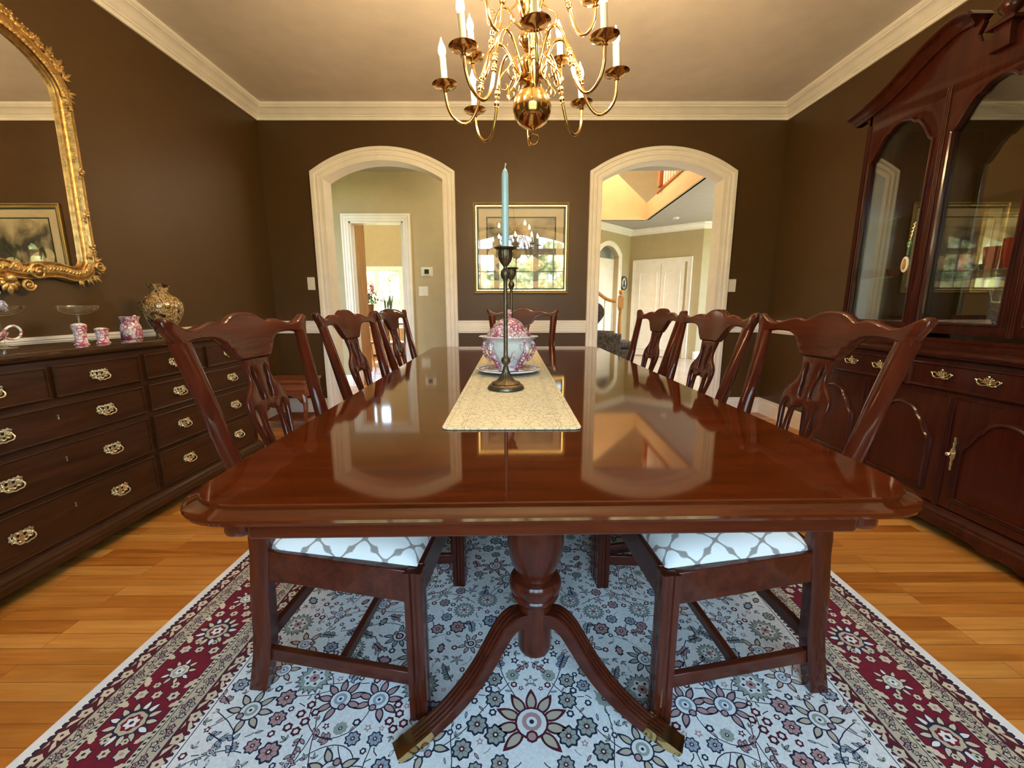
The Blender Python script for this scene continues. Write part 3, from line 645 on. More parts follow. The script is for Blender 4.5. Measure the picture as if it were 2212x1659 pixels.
# ================================================================ RUG
def hexc(r, g, b): return (r, g, b)
RUGM = [mat('rug_ivory', (.80, .80, .76), .95, bump=.25, bscale=700, var=.10, vscale=150), mat('rug_navy', (.018, .020, .045), .95), mat('rug_wine', (.16, .006, .020), .95, var=.12, vscale=60, bump=.2, bscale=700),
        mat('rug_maroon', (.085, .008, .016), .95), mat('rug_cream', (.62, .55, .40), .95), mat('rug_sage', (.33, .36, .30), .95), mat('rug_rose', (.46, .27, .25), .95),
        mat('rug_bluegrey', (.32, .38, .43), .95), mat('rug_white', (.78, .78, .75), .95), mat('rug_beige', (.50, .43, .31), .95)]
IV, NV, WN, MR, CRm, SG, RS_, BG, WH, BE = range(10)
rugm = MB(); RZ = .0105
LOFF = [0]
def poly(pts, mi, layer):
    layer += LOFF[0]
    rugm.add([(x, y, RZ + .00022 * layer) for x, y in pts], [tuple(range(len(pts)))], mi)
RW, RY0, RY1 = 1.185, -.10, 3.42            # half width; ends
class G:      # placement frame: position, rotation, mirror copies
    def __init__(s, x, y, rot=0, sc=1, both=True): s.x, s.y, s.c, s.s, s.k, s.both = x, y, cos(rot), sin(rot), sc, both
    def put(s, pts, mi, layer):
        q = [(s.x + s.k * (a * s.c - b * s.s), s.y + s.k * (a * s.s + b * s.c)) for a, b in pts]
        poly(q, mi, layer)
        if s.both: poly([(-a, b) for a, b in reversed(q)], mi, layer)
def circ(r, n=10, cx=0, cy=0, sy=1): return [(cx + r * cos(2 * pi * i / n), cy + r * sy * sin(2 * pi * i / n)) for i in range(n)]
def lobed(r, n, d, k=4, off=0): return [(r * (1 + d * cos(n * a + pi * 0)) * cos(a + off), r * (1 + d * cos(n * a)) * sin(a + off)) for a in [2 * pi * i / (n * k) for i in range(n * k)]]
def leaf(L, w, ser=0):
    n = 7; up = []
    for i in range(n + 1):
        t = i / n; h = w * sin(pi * t) ** .8 * (1 - .35 * t); h += ser * w * (.25 if i % 2 else -.12) if 0 < i < n else 0; up.append((L * t, h))
    return up + [(x, -y) for x, y in reversed(up[1:-1])]
def shrink(pts, k, cx=0, cy=0): return [(cx + (x - cx) * k, cy + (y - cy) * k) for x, y in pts]
def oleaf(g, L, w, o, f, a=0, cx=0, cy=0, ser=0, lay=1):
    ca, sa = cos(a), sin(a); T = lambda ps: [(cx + x * ca - y * sa, cy + x * sa + y * ca) for x, y in ps]
    g.put(T(leaf(L, w, ser)), o, lay); g.put(T(shrink(leaf(L, w, ser), .66, L * .45, 0)), f, lay + 1)
def rosette(x, y, r, o=NV, f=SG, c=MR, n=8, both=True):
    g = G(x, y, random.random(), 1, both); g.put(lobed(r, n, .13), o, 1); g.put(lobed(r * .78, n, .13), f, 2)
    for i in range(n if n < 9 else 0): a = 2 * pi * (i + .5) / n; g.put([(r * .3 * cos(a + .1), r * .3 * sin(a + .1)), (r * .72 * cos(a), r * .72 * sin(a)), (r * .3 * cos(a - .1), r * .3 * sin(a - .1))][::-1], o, 3)
    g.put(circ(r * .3, 8), c, 4); g.put(circ(r * .13, 6), WH, 5)
def star(x, y, r, o=NV, c=WH, n=5, both=True):
    g = G(x, y, random.random() * 6, 1, both); g.put([(r * (1 if i % 2 == 0 else .52) * cos(pi * i / n), r * (1 if i % 2 == 0 else .52) * sin(pi * i / n)) for i in range(2 * n)], o, 1); g.put(circ(r * .36, 6), c, 2)
def ringf(x, y, r, o=MR, c=WH, both=True):
    g = G(x, y, random.random(), 1, both); g.put(lobed(r, 6, .14, 3), o, 1); g.put(lobed(r * .5, 6, .1, 2), c, 2)
def feathery(x, y, r, both=True):
    g = G(x, y, random.random(), 1, both); n = 18
    g.put([(r * (1 if i % 2 == 0 else .74) * cos(pi * i / n), r * (1 if i % 2 == 0 else .74) * sin(pi * i / n)) for i in range(2 * n)], NV, 1)
    g.put([(r * (.88 if i % 2 == 0 else .68) * cos(pi * i / n), r * (.88 if i % 2 == 0 else .68) * sin(pi * i / n)) for i in range(2 * n)], SG, 2)
    g.put(lobed(r * .52, 6, .15), WH, 3); g.put(lobed(r * .26, 6, .15, 3), RS_, 4); g.put(circ(r * .09, 6), MR, 5)
    for a in (0, 1.05, 2.1, 3.14, 4.19, 5.24): g.put(circ(r * .085, 6, r * .40 * cos(a), r * .40 * sin(a)), NV, 4)
def palmette(x, y, r, rot=pi / 2, o=NV, f=BE, c=BG, n=9, both=True, body=WH):
    g = G(x, y, rot, r, both)
    for i in range(n):
        a = (-2.35 + 4.7 * i / (n - 1)); oleaf(g, .78, .20, o, f, a, .28 * cos(a), .28 * sin(a), lay=1)
    g.put(circ(.46, 16, .02, 0, 1.0), o, 3); g.put(circ(.40, 16, .02, 0), body, 4); g.put(circ(.27, 12, .05, 0), c, 5); g.put(circ(.15, 10, .04, 0), body, 6); g.put(circ(.07, 6, .04, 0), NV, 7)
    g.put(circ(.17, 8, -.36, 0), o, 5); g.put(circ(.11, 8, -.36, 0), RS_, 6)
def ribbon(pts, w, mi=NV, lay=0, both=True):
    P = [Vector(p) for p in pts]; n = len(P)
    for i in range(n - 1):
        d = (P[i + 1] - P[i]); 
        if d.length < 1e-6: continue
        d.normalize(); q = Vector((-d.y, d.x)) * w / 2; e = d * w * .2
        quad = [P[i] - q - e, P[i + 1] - q + e, P[i + 1] + q + e, P[i] + q - e]
        poly([(a.x, a.y) for a in quad], mi, lay)
        if both: poly([(-a.x, a.y) for a in reversed(quad)], mi, lay)
def sprig(x, y, a, L, both=True, mi=NV, lf=SG):
    pts = []; p = Vector((x, y)); k = random.uniform(-9, 9); st = L / 6
    for i in range(7): pts.append(tuple(p)); p = p + Vector((cos(a), sin(a))) * st; a += k * st
    ribbon(pts, .0028, mi, 0, both)
    for i in range(1, 7):
        for sg in (-1, 1):
            if random.random() < .8: g = G(pts[i][0], pts[i][1], 0, 1, both); oleaf(g, random.uniform(.012, .022), .006, mi, lf, atan2(pts[i][1] - pts[i - 1][1], pts[i][0] - pts[i - 1][0]) + sg * .9, lay=1)
    return pts[-1]
# base slab and field
rugm.add([(x, y, z) for z in (.0005, RZ) for x, y in ((-RW, RY0), (RW, RY0), (RW, RY1), (-RW, RY1))], [(0, 3, 2, 1), (0, 1, 5, 4), (1, 2, 6, 5), (2, 3, 7, 6), (3, 0, 4, 7)], WH)
def frame_rect(o, mi, lay): poly([(-RW + o, RY0 + o), (RW - o, RY0 + o), (RW - o, RY1 - o), (-RW + o, RY1 - o)], mi, lay)
for lay, (o, mi) in enumerate([(0, WH), (.024, NV), (.033, MR), (.068, NV), (.0705, BE), (.106, NV), (.108, CRm), (.120, MR), (.125, WN), (.258, NV), (.2605, CRm), (.273, NV), (.2755, BE), (.317, NV), (.3195, MR), (.353, NV), (.356, IV), (.361, NV), (.3635, IV)]): frame_rect(o, mi, lay * .18)
BL = 3.6        # layer offset for border motifs (above all frames)
def along(side):
    """map (distance along, offset inward) to rug coordinates; side 0 left/right (mirrored), 1 far end, 2 near end"""
    if side == 0: return lambda t, o: (-RW + o, RY0 + t)
    if side == 1: return lambda t, o: (-RW + t, RY1 - o)
    return lambda t, o: (-RW + t, RY0 + o)
def bput(fn, side, pts, mi, lay):
    q = [fn(a, b) for a, b in pts]; poly(q, mi, BL + lay)
    if side == 0: poly([(-a, b) for a, b in reversed(q)], mi, BL + lay)
for side in (0, 1, 2):
    fn = along(side); Ls = (RY1 - RY0) if side == 0 else 2 * RW
    P = lambda pts, mi, lay: bput(fn, side, pts, mi, lay)
    # zigzags
    for o, d, mi in ((.024, -.0001, WH), (.353, .0, IV)):
        t = o
        while t < Ls - o:
            if mi == WH: P([(t, o - .001), (t + .011, o - .001), (t + .0055, o + .008)], WH, 1)
            else: P([(t, o + .004), (t + .012, o + .004), (t + .006, o - .008)], IV, 1)
            t += .0165
    # leaf guards on maroon
    for o0, o1 in ((.035, .067), (.321, .352)):
        t = o0 + .03; k = 0; mid = (o0 + o1) / 2
        while t < Ls - o0 - .03:
            P([(t + x, mid + y) for x, y in lobed(.0135, 5, .18, 3)], CRm, 1); P([(t + x, mid + y) for x, y in circ(.004, 6)], MR, 2)
            sg = 1 if k % 2 else -1
            P([(t + .018, mid - sg * .010), (t + .032, mid - sg * .013), (t + .050, mid + sg * .004), (t + .036, mid + sg * .001)], CRm, 1)
            P([(t + .024, mid + sg * .012), (t + .036, mid + sg * .007), (t + .044, mid + sg * .013)], BE, 1)
            t += .058; k += 1
    # flower guards on cream
    for o0, o1 in ((.071, .106), (.276, .317)):
        t = o0 + .02; k = 0; mid = (o0 + o1) / 2; pv = None
        while t < Ls - o0 - .02:
            for dx, dy, r, c in ((0, .009, .0085, MR), (.016, .003, .0085, MR), (.004, -.008, .0075, NV), (.036, -.008, .0075, NV), (.046, .005, .0085, RS_), (.058, -.003, .007, NV)):
                s_ = 1 if k % 2 else -1
                P([(t + dx + x, mid + s_ * dy + y) for x, y in lobed(r, 5, .2, 2)], NV, 1); P([(t + dx + x, mid + s_ * dy + y) for x, y in lobed(r * .62, 5, .2, 2)], CRm if c != MR else RS_, 2); P([(t + dx + x, mid + s_ * dy + y) for x, y in circ(r * .28, 5)], c, 3)
            for i in range(6):
                a0 = t + i * .012; y0 = mid + .011 * sin(i * 1.05 + k); y1 = mid + .011 * sin((i + 1) * 1.05 + k)
                P([(a0, y0 - .0009), (a0 + .012, y1 - .0009), (a0 + .012, y1 + .0009), (a0, y0 + .0009)], NV, .5)
            t += .072; k += 1
    # tiny running pattern
    for o in (.114, .267):
        t = o
        while t < Ls - o: P([(t, o - .003), (t + .006, o - .004), (t + .009, o + .003), (t + .003, o + .004)], NV, 1); t += .0135
    # wine main border: big palmettes, smaller rosettes, blossoms and curled leaves
    t = .36; k = 0; mid = .1915
    while t < Ls - .2:
        big = k % 2 == 0; r = .056 if big else .040
        def O(pts, mi, lay): P([(t + x, mid + (y if (k // 2) % 2 else -y)) for x, y in pts], mi, lay)
        n = 13 if big else 9
        for i in range(n):
            a = 2 * pi * i / n; ca, sa = cos(a), sin(a); Lf = leaf(r * .62, r * .20)
            O([(r * .5 * ca + x * ca - y * sa, r * .5 * sa + x * sa + y * ca) for x, y in Lf], NV, 1); O([(r * .5 * ca + (x * .8 + r * .06) * ca - y * .62 * sa, r * .5 * sa + (x * .8 + r * .06) * sa + y * .62 * ca) for x, y in Lf], CRm if i % 3 else WH, 2)
        O(lobed(r * .62, 8, .06), NV, 3); O(lobed(r * .55, 8, .06), BE if big else CRm, 4); O(lobed(r * .38, 7, .1), WN if big else BG, 5); O(lobed(r * .26, 6, .2), WH, 6); O(circ(r * .1, 6), NV, 7)
        if big:
            O([(r * .66 * cos(a) , r * .66 * sin(a)) for a in [i * .2 for i in range(-4, 9)]] + [(r * .54 * cos(a) - .0, r * .54 * sin(a)) for a in [i * .2 for i in range(8, -5, -1)]], NV, 7.5)
        for dx, dy, rr, c in ((.078, .044, .016, RS_), (.076, -.044, .015, NV), (.078, .002, .013, MR), (.107, .026, .010, MR), (.108, -.024, .011, NV)):
            O([(dx + x, dy + y) for x, y in lobed(rr, 6, .18, 3)], NV, 1); O([(dx + x, dy + y) for x, y in lobed(rr * .84, 6, .18, 3)], CRm, 2); O([(dx + x, dy + y) for x, y in circ(rr * .3, 6)], c, 3)
        for dx, dy, a in ((.044, .050, 1.2), (.046, -.054, -1.0), (.102, .050, .6), (.100, -.052, -.6)):
            ca, sa = cos(a), sin(a); Lf = leaf(.040, .009, .8); O([(dx + x * ca - y * sa, dy + x * sa + y * ca) for x, y in Lf], CRm, .8)
        t += .152; k += 1
# field, mirrored about the long axis
used = []; LOFF[0] = 3.4
def free(x, y, r): return all((x - a) ** 2 + (y - b) ** 2 > (r + c) ** 2 for a, b, c in used)
FX, FY0, FY1 = RW - .366, RY0 + .37, RY1 - .37
def take(x, y, r): used.append((x, y, r))
for cy, up in ((.885, 1), (1.72, 1), (2.55, -1)):
    palmette(0, cy, .092, pi / 2 * up, MR, BE, RS_, 9, False); take(0, cy, .085)
    for x, y, r in ((.095, .065, .024), (.135, -.005, .026), (.088, -.03, .026), (.165, -.065, .024), (.10, .125, .022), (.075, -.095, .02), (.13, -.11, .018)): rosette(x, cy + up * y, r); take(x, cy + up * y, r)
    for x, y in ((.045, .19), (.07, .215), (.04, .25), (.085, .26), (.05, .30), (.105, .225), (.03, .335), (.085, .345), (.055, .38), (.12, .30), (.03, .43), (.09, .41)): star(x, cy + up * y, .014 if x < .08 else .012, NV if x < .1 else RS_); take(x, cy + up * y, .013)
    g = G(0, cy + up * .215, pi / 2, 1, False); star(0, cy + up * .215, .022, RS_, WH, both=False); take(0, cy + up * .215, .02)
    for d in (.12, .28, .36): palmette(0, cy + up * d, .020, pi / 2 * up, NV, SG, WH, 5, False); take(0, cy + up * d, .022)
    for x, y in ((.30, .10), (.60, .12)): feathery(x, cy + up * y, .052); take(x, cy + up * y, .050)
    for x, y, a in ((.40, .055, 2.0), (.50, .055, 1.1)): palmette(x, cy + up * y, .062, a * up, NV, RS_, BG, 8); take(x, cy + up * y, .055)
    for x, y in ((.345, .045), (.335, .02), (.355, .0), (.34, -.02), (.318, -.005), (.55, .02), (.57, .04), (.565, -.005), (.585, .015), (.60, -.02), (.575, -.03)): ringf(x, cy + up * y, .0115); take(x, cy + up * y, .010)
    for x, y, a in ((.255, -.06, .9), (.72, .02, 2.4), (.45, -.12, -1.3)): palmette(x, cy + up * y, .060, a * up, NV, BE, SG, 7); take(x, cy + up * y, .055)
random.seed(11)
kinds = ['feathery', 'palm', 'palm2', 'ros', 'ros2', 'sprig', 'ring', 'star', 'leaf', 'bud']
for _ in range(90):      # long winding stems under the blossoms
    x, y, a = random.uniform(.05, FX - .05), random.uniform(FY0, FY1), random.random() * 6.28; pts = []; k = random.uniform(-6, 6)
    for i in range(26):
        if not (.01 < x < FX - .01 and FY0 + .01 < y < FY1 - .01): break
        pts.append((x, y)); x += .012 * cos(a); y += .012 * sin(a); a += k * .012 + random.uniform(-.12, .12); k += random.uniform(-2.5, 2.5)
    if len(pts) > 3: ribbon(pts, .0024, random.choice((NV, NV, SG, MR)), -.1)
for stage, tries in ((0, 320), (1, 2600), (2, 15000)):
    for _ in range(tries):
        x = random.uniform(.012, FX - .01); y = random.uniform(FY0 + .01, FY1 - .01)
        if stage == 0: r = random.choice((.045, .05, .038))
        elif stage == 1: r = random.choice((.021, .018, .025))
        else: r = random.choice((.0085, .010, .011))
        if x < r or x > FX - r or y < FY0 + r or y > FY1 - r or not free(x, y, r * .93): continue
        take(x, y, r); a = random.random() * 6.28
        if stage == 0:
            k = random.random()
            if k < .3: feathery(x, y, r)
            elif k < .65: palmette(x, y, r * 1.05, a, NV, random.choice((RS_, BE, SG)), random.choice((BG, RS_, MR)), random.choice((7, 8)))
            else: palmette(x, y, r * 1.05, a, MR, BE, BG, 6)
        elif stage == 1:
            k = random.random()
            if k < .25: rosette(x, y, r, NV, random.choice((SG, BG, RS_)), MR, 8)
            elif k < .4: palmette(x, y, r * 1.1, a, NV, random.choice((RS_, SG, BE)), NV, 5)
            elif k < .8: sprig(x - r * cos(a), y - r * sin(a), a, r * 2.2, lf=random.choice((SG, BG, RS_)))
            elif k < .9: g = G(x, y, a, 1); g.put(lobed(r * .9, 9, .08), SG, 1); g.put(circ(r * .3, 6), NV, 2); g.put(circ(r * .14, 5), WH, 3)
            else: g = G(x, y, a, 1); oleaf(g, r * 2, r * .6, NV, random.choice((SG, RS_, BG)), 0, -r, 0, ser=1)
        else:
            k = random.random(); g = G(x, y, a, 1)
            if k < .22: ringf(x, y, r * .9, random.choice((MR, NV)))
            elif k < .36: star(x, y, r, random.choice((NV, MR, RS_)))
            elif k < .8:
                L_ = r * 1.9; oleaf(g, L_, r * .38, NV, random.choice((SG, BG, IV, RS_)), 0, -r, 0)
                if k > .55: oleaf(g, L_ * .7, r * .32, NV, SG, .9, -r, 0); oleaf(g, L_ * .7, r * .32, NV, SG, -.9, -r, 0)
            else: ribbon([(x - r * cos(a), y - r * sin(a)), (x + r * .4 * sin(a), y), (x + r * cos(a), y + r * sin(a))], .0024, random.choice((NV, NV, SG)))
rug = rugm.build('rug', RUGM, weld=False, angle=30)
for p in rug.data.polygons: p.use_smooth = False
rug.location = (.030, 0, 0); rug.rotation_euler = (0, 0, R(-1.3))
tag(rug, 'large ivory floral rug with a wine-red border under the dining table', 'rug')
# ================================================================ CHANDELIER
FLAME = mat('lit_candle_bulb', (1, .85, .6), .3, emit=(1, .68, .34), es=BULB)
SLEEVE = mat('ivory_candle_sleeve', (.80, .70, .52), .5)
chd = thing('chandelier', 'polished brass chandelier with two tiers of curved arms and lit candle bulbs', 'chandelier', (.082, 1.752, 1.755))
chd.rotation_euler = (R(0), R(-3.6), R(0))
Z0 = 1.755
P = [(.004, -.088), (.006, -.082), (.009, -.079), (.006, -.076), (.012, -.071), (.03, -.066), (.052, -.052), (.067, -.027), (.072, 0), (.067, .027), (.052, .052), (.034, .066), (.02, .073), (.016, .080), (.022, .084), (.036, .086), (.048, .091), (.050, .097), (.046, .101), (.030, .104), (.022, .112), (.026, .122), (.034, .135), (.037, .150), (.034, .165), (.024, .176), (.016, .186), (.020, .190), (.014, .196), (.024, .203), (.034, .214), (.038, .228), (.034, .243), (.022, .254), (.014, .262), (.020, .268), (.034, .272), (.036, .278), (.024, .284), (.018, .300), (.028, .318), (.036, .335), (.034, .352), (.020, .372), (.012, .385), (.022, .395), (.028, .412), (.020, .430), (.010, .45), (.008, .50), (.006, ZC - Z0 - .05), (.045, ZC - Z0 - .035), (.06, ZC - Z0 - .001)]
MB().lathe(P, (0, 0, 0), 36).build('stem', BRASS, chd, angle=50)
m = MB(); m.tube([(.0185 * sin(2 * pi * i / 28), 0, -.1075 + .0185 * cos(2 * pi * i / 28)) for i in range(28)], .0026, 8, closed=True); m.build('pull_ring', BRASS, chd)
def arm(z, prof, ang, sleeve, curl):
    M = Matrix.Rotation(ang, 4, 'Z'); m = MB()
    pts = [(r, 0, zz - Z0) for r, zz in cat(prof, 6)]; m.tube(pts, .0058, 10, M=M)
    for k in curl['knuckles']:
        c = pts[k]; d = (Vector(pts[k + 1]) - Vector(c)).normalized(); q = d.to_track_quat('Z', 'Y').to_matrix().to_4x4()
        m.lathe([(.005, -.016), (.009, -.013), (.007, -.009), (.0105, -.004), (.0105, .004), (.007, .009), (.009, .013), (.005, .016)], (0, 0, 0), 12, M=M @ Matrix.Translation(c) @ q)
    for cu in curl['scrolls']: m.tube([(r, 0, zz - Z0) for r, zz in cat(cu, 5)], [.0035 - .0015 * i / (len(cu) * 5) for i in range((len(cu) - 1) * 5 + 1)], 8, M=M)
    a = m.build('arm', BRASS, chd, angle=60)
    r, zp = prof[0]; c = (r * cos(ang), r * sin(ang), zp - Z0)
    MB().lathe([(.006, -.026), (.010, -.022), (.006, -.017), (.012, -.010), (.030, -.007), (.044, -.001), (.047, .003), (.044, .0035), (.028, -.002), (.013, -.002), (.013, .006), (.0, .006)], c, 28).build('drip_pan', BRASS, a, angle=50)
    MB().lathe([(.0115, .002), (.0118, sleeve), (.010, sleeve + .002), (0, sleeve + .002)], c, 16).build('candle_sleeve', SLEEVE, a)
    MB().lathe([(.005, 0), (.0085, .004), (.0128, .014), (.0135, .022), (.011, .034), (.0065, .045), (.003, .053), (.0012, .062), (0, .064)], (c[0], c[1], c[2] + sleeve + .001), 14).build('bulb', FLAME, a, angle=60)
low = [(.318, 1.852), (.318, 1.822), (.314, 1.782), (.298, 1.745), (.268, 1.720), (.238, 1.722), (.212, 1.752), (.194, 1.800), (.182, 1.850), (.168, 1.900), (.150, 1.945), (.122, 1.974), (.092, 1.968), (.070, 1.935), (.056, 1.900), (.036, 1.868)]
upp = [(.258, 2.010), (.258, 1.985), (.252, 1.950), (.232, 1.925), (.206, 1.924), (.186, 1.950), (.172, 1.995), (.158, 2.045), (.140, 2.090), (.112, 2.120), (.082, 2.112), (.062, 2.080), (.050, 2.055), (.030, 2.032)]
lc = {'knuckles': [46, 50], 'scrolls': [[(.060, 1.912), (.085, 1.890), (.108, 1.868), (.118, 1.845), (.110, 1.826), (.094, 1.822), (.086, 1.834), (.092, 1.844)], [(.060, 1.890), (.052, 1.860), (.062, 1.835), (.080, 1.815), (.090, 1.800), (.082, 1.788)]]}
uc = {'knuckles': [40, 44], 'scrolls': [[(.062, 2.075), (.085, 2.050), (.108, 2.030), (.116, 2.008), (.106, 1.992), (.092, 1.996), (.094, 2.006)], [(.150, 2.075), (.172, 2.100), (.168, 2.128), (.148, 2.132), (.140, 2.116), (.150, 2.110)]]}
for k in range(8): arm(0, low, R(-90 + 45 * k), .092, lc)
for k in range(4): arm(0, upp, R(56.6 + 90 * k), .088, uc)

# ================================================================ BUFFET (left wall)
BX = -1.72; BY0, BY1 = 1.15, 2.80
buf = thing('buffet', 'long dark wood buffet with ten brass-handled drawers against the brown wall', 'sideboard', (BX, (BY0 + BY1) / 2, 0))
yc = (BY0 + BY1) / 2; hl = (BY1 - BY0) / 2; dep = 2.185 + BX
def bb(m, x0, x1, y0, y1, z0, z1): m.bx((x0 - 0, y0 - yc, z0), (x1, y1 - yc, z1))
m = MB(); bb(m, -dep + .01, -.004, BY0, BY1, .125, .832); m.build('body', DRES, buf, bevel=.002)
# top: moulded slab
m = MB(); q = lambda o: [(-dep + .002, -hl - .022 + o), (.030 - o, -hl - .022 + o), (.030 - o, hl + .022 - o), (-dep + .002, hl + .022 - o)]
loops(m, [(q(.030), .832), (q(.022), .836), (q(.012), .841), (q(.010), .846), (q(.004), .849), (q(0), .856), (q(.002), .864), (q(.008), .868), (q(.014), .8695)]); m.build('top', DRTOP, buf, angle=30)
# base moulding
m = MB(); m.mould([(-dep + .01, -hl), (-.004, -hl), (-.004, hl), (-dep + .01, hl)], [(0, .07), (-.022, .07), (-.024, .095), (-.018, .104), (-.020, .112), (-.010, .120), (-.006, .130), (0, .134)], lambda x, y, w: (x, y, w)); m.build('base_moulding', DRES, buf, angle=30)
# ogee bracket feet
for y, sg in ((BY0, 1), (BY1, -1)):
    m = MB()
    ft = [(0, 0), (.045, 0), (.052, .012), (.044, .026), (.055, .040), (.080, .050), (.110, .056), (.125, .072), (0, .072)]
    m.plate(ft, (), .02, .003, lambda s, t, n: (.012 + n, (y - yc) + sg * (s - .022), t)); m.plate(ft, (), .02, .003, lambda s, t, n: (.012 - s + .01, (y - yc) - sg * .012 + n, t)); m.build('bracket_foot', DRES, buf); MB().bx((-dep + .02, y - yc - sg * -.0 - .02, 0), (-dep + .07, y - yc + .02, .07)).build('rear_foot', DRES, buf)
def bail_pull(parent, y, z, sc=1.0, x=.004):
    ol = mir(cat([(0, .026), (.010, .022), (.014, .026), (.024, .023), (.030, .028), (.036, .021), (.044, .018), (.041, .008), (.045, 0), (.038, -.006), (.036, -.014), (.026, -.012), (.018, -.018), (.010, -.016), (.006, -.025), (0, -.029)], 2))
    ol = [(a * sc, b * sc) for a, b in ol]
    hs = [[(sg * sc * (.012 + .006 * cos(t)), sc * (.008 + .007 * sin(t))) for t in [i * .8 for i in range(8)]][::sg] for sg in (1, -1)] + [[(sg * sc * (.030 + .005 * cos(t)), sc * (.010 + .006 * sin(t))) for t in [i * .8 for i in range(8)]] for sg in (1, -1)] + [[(sg * sc * (.014 + .006 * cos(t)), sc * (-.009 + .0035 * sin(t))) for t in [i * .8 for i in range(8)]] for sg in (1, -1)]
    m = MB(); m.plate(ol, hs, .003, .0008, lambda s, t, n: (x + .003 + n, y + s, z + t))
    for sg in (-1, 1): m.ball((x + .012, y + sg * .030 * sc, z + .006 * sc), .0052 * sc, 8); m.tube([(x, y + sg * .030 * sc, z + .006 * sc), (x + .012, y + sg * .030 * sc, z + .006 * sc)], .003 * sc, 6)
    m.tube(cat([(x + .013, y - .030 * sc, z + .005 * sc), (x + .019, y - .034 * sc, z - .006 * sc), (x + .021, y - .026 * sc, z - .017 * sc), (x + .021, y - .010 * sc, z - .019 * sc), (x + .021, y, z - .022 * sc), (x + .021, y + .010 * sc, z - .019 * sc), (x + .021, y + .026 * sc, z - .017 * sc), (x + .019, y + .034 * sc, z - .006 * sc), (x + .013, y + .030 * sc, z + .005 * sc)], 3), .0026 * sc, 6)
    for i in range(10):
        a = 2 * pi * i / 10; m.ball((x + .006, y + sc * .034 * cos(a), z + sc * .018 * sin(a)), .0042 * sc, 6)
    return m.build('drawer_pull', PULL, parent, angle=50)
def drawer(parent, y0, y1, z0, z1, pulls, key=True):
    m = MB(); bb(m, -.01, .004, y0, y1, z0, z1)
    m.mould([(y0 - yc, z0), (y1 - yc, z0), (y1 - yc, z1), (y0 - yc, z1)], [(0, .004), (0, .0085), (.003, .0105), (.006, .0085), (.006, .004)], lambda a, b, w: (w, a, b), closed=True)
    d = m.build('drawer', DRES, parent, angle=40)
    for p in pulls: bail_pull(d, p - yc, (z0 + z1) / 2, .92)
    if key:
        zk = z1 - (z1 - z0) * .36; ym = (y0 + y1) / 2 - yc; m = MB(); m.plate([(ym + .004 * cos(a), zk + .006 + .004 * sin(a)) for a in [i * .6 for i in range(11)]], (), .002, 0, lambda s, t, n: (.0055 + n, s, t)); m.plate([(ym - .0018, zk + .004), (ym + .0018, zk + .004), (ym + .003, zk - .009), (ym - .003, zk - .009)], (), .002, 0, lambda s, t, n: (.0055 + n, s, t)); m.build('keyhole', PULL, d)
for y0, y1, pl in ((1.185, 1.560, [1.375]), (1.580, 1.955, [1.757]), (1.985, 2.375, [2.165]), (2.395, 2.765, [2.580])): drawer(buf, y0, y1, .690, .808, pl, False)
for z0, z1 in ((.537, .662), (.345, .510), (.150, .325)):
    drawer(buf, 1.185, 1.955, z0, z1, [1.375, 1.757]); drawer(buf, 1.985, 2.765, z0, z1, [2.166, 2.585])

# ================================================================ GILT MIRROR (left wall)
MY = 1.885; MX = -2.19
mr = thing('wall_mirror', 'arched mirror in an ornate carved gilt frame above the buffet', 'mirror', (MX, MY, 0))
mr.rotation_euler = (0, 0, 0)
half = [(0, 2.205), (.09, 2.200), (.17, 2.186), (.24, 2.160), (.30, 2.122), (.34, 2.082), (.360, 2.045), (.364, 2.00), (.362, 1.80), (.356, 1.50), (.353, 1.29), (.351, 1.255), (.336, 1.232), (.300, 1.224), (.24, 1.236), (.17, 1.236), (.11, 1.224), (.05, 1.224), (0, 1.235)]
def smooth_in(pts): return cat(pts[:8], 5)[:-1] + pts[7:11] + cat(pts[11:], 4)
hh = smooth_in(half)
path = hh + [(-x, z) for x, z in reversed(hh) if abs(x) > 1e-5]     # clockwise seen from the room
m = MB(); sec = [(0, .004), (0, .020), (.004, .026), (.009, .024), (.011, .016), (.015, .015), (.020, .024), (.026, .028), (.031, .024), (.035, .032), (.044, .044), (.052, .042), (.057, .032), (.060, .026), (.065, .034), (.071, .033), (.075, .024), (.077, .002)]
m.mould(path, sec, lambda y, z, w: (w, y, z), closed=True)
frame = m.build('carved_frame', GOLD, mr, angle=24)
m = MB(); m.plate(path, (), .004, 0, lambda s, t, n: (.010 + n, s, t)); m.build('mirror_glass', MIRR, mr)
random.seed(3)
def blob_leaf(m, y, z, a, L, W, x0=.036):
    """one carved acanthus lobe"""
    M = Matrix.Translation((x0, y, z)) @ Matrix.Rotation(a, 4, 'X')
    for dy, s in ((0, 1), (-.32, .72), (.32, .72)):
        M2 = M @ Matrix.Rotation(dy * 1.6, 4, 'X'); n = 6
        m.lathe([(max(1e-6, W * .5 * s * sin(pi * i / n)), L * s * i / n) for i in range(n + 1)], (0, 0, 0), 8, M=M2 @ Matrix.Diagonal((.7, 1, 1, 1)))
def scroll(m, y, z, r, sg, x0=.04, th=.008):
    pts = []
    for i in range(22):
        t = i / 21; a = sg * (t * 3.4 * pi) ; rr = r * (1 - .8 * t); pts.append((x0 + .006 * t, y + rr * cos(a), z + rr * sin(a)))
    m.tube(pts, [th * (1 - .5 * i / 21) for i in range(22)], 8); m.ball((x0 + .006, y, z), r * .28, 10)
m = MB(); m_low = MB()
N_ = len(path)
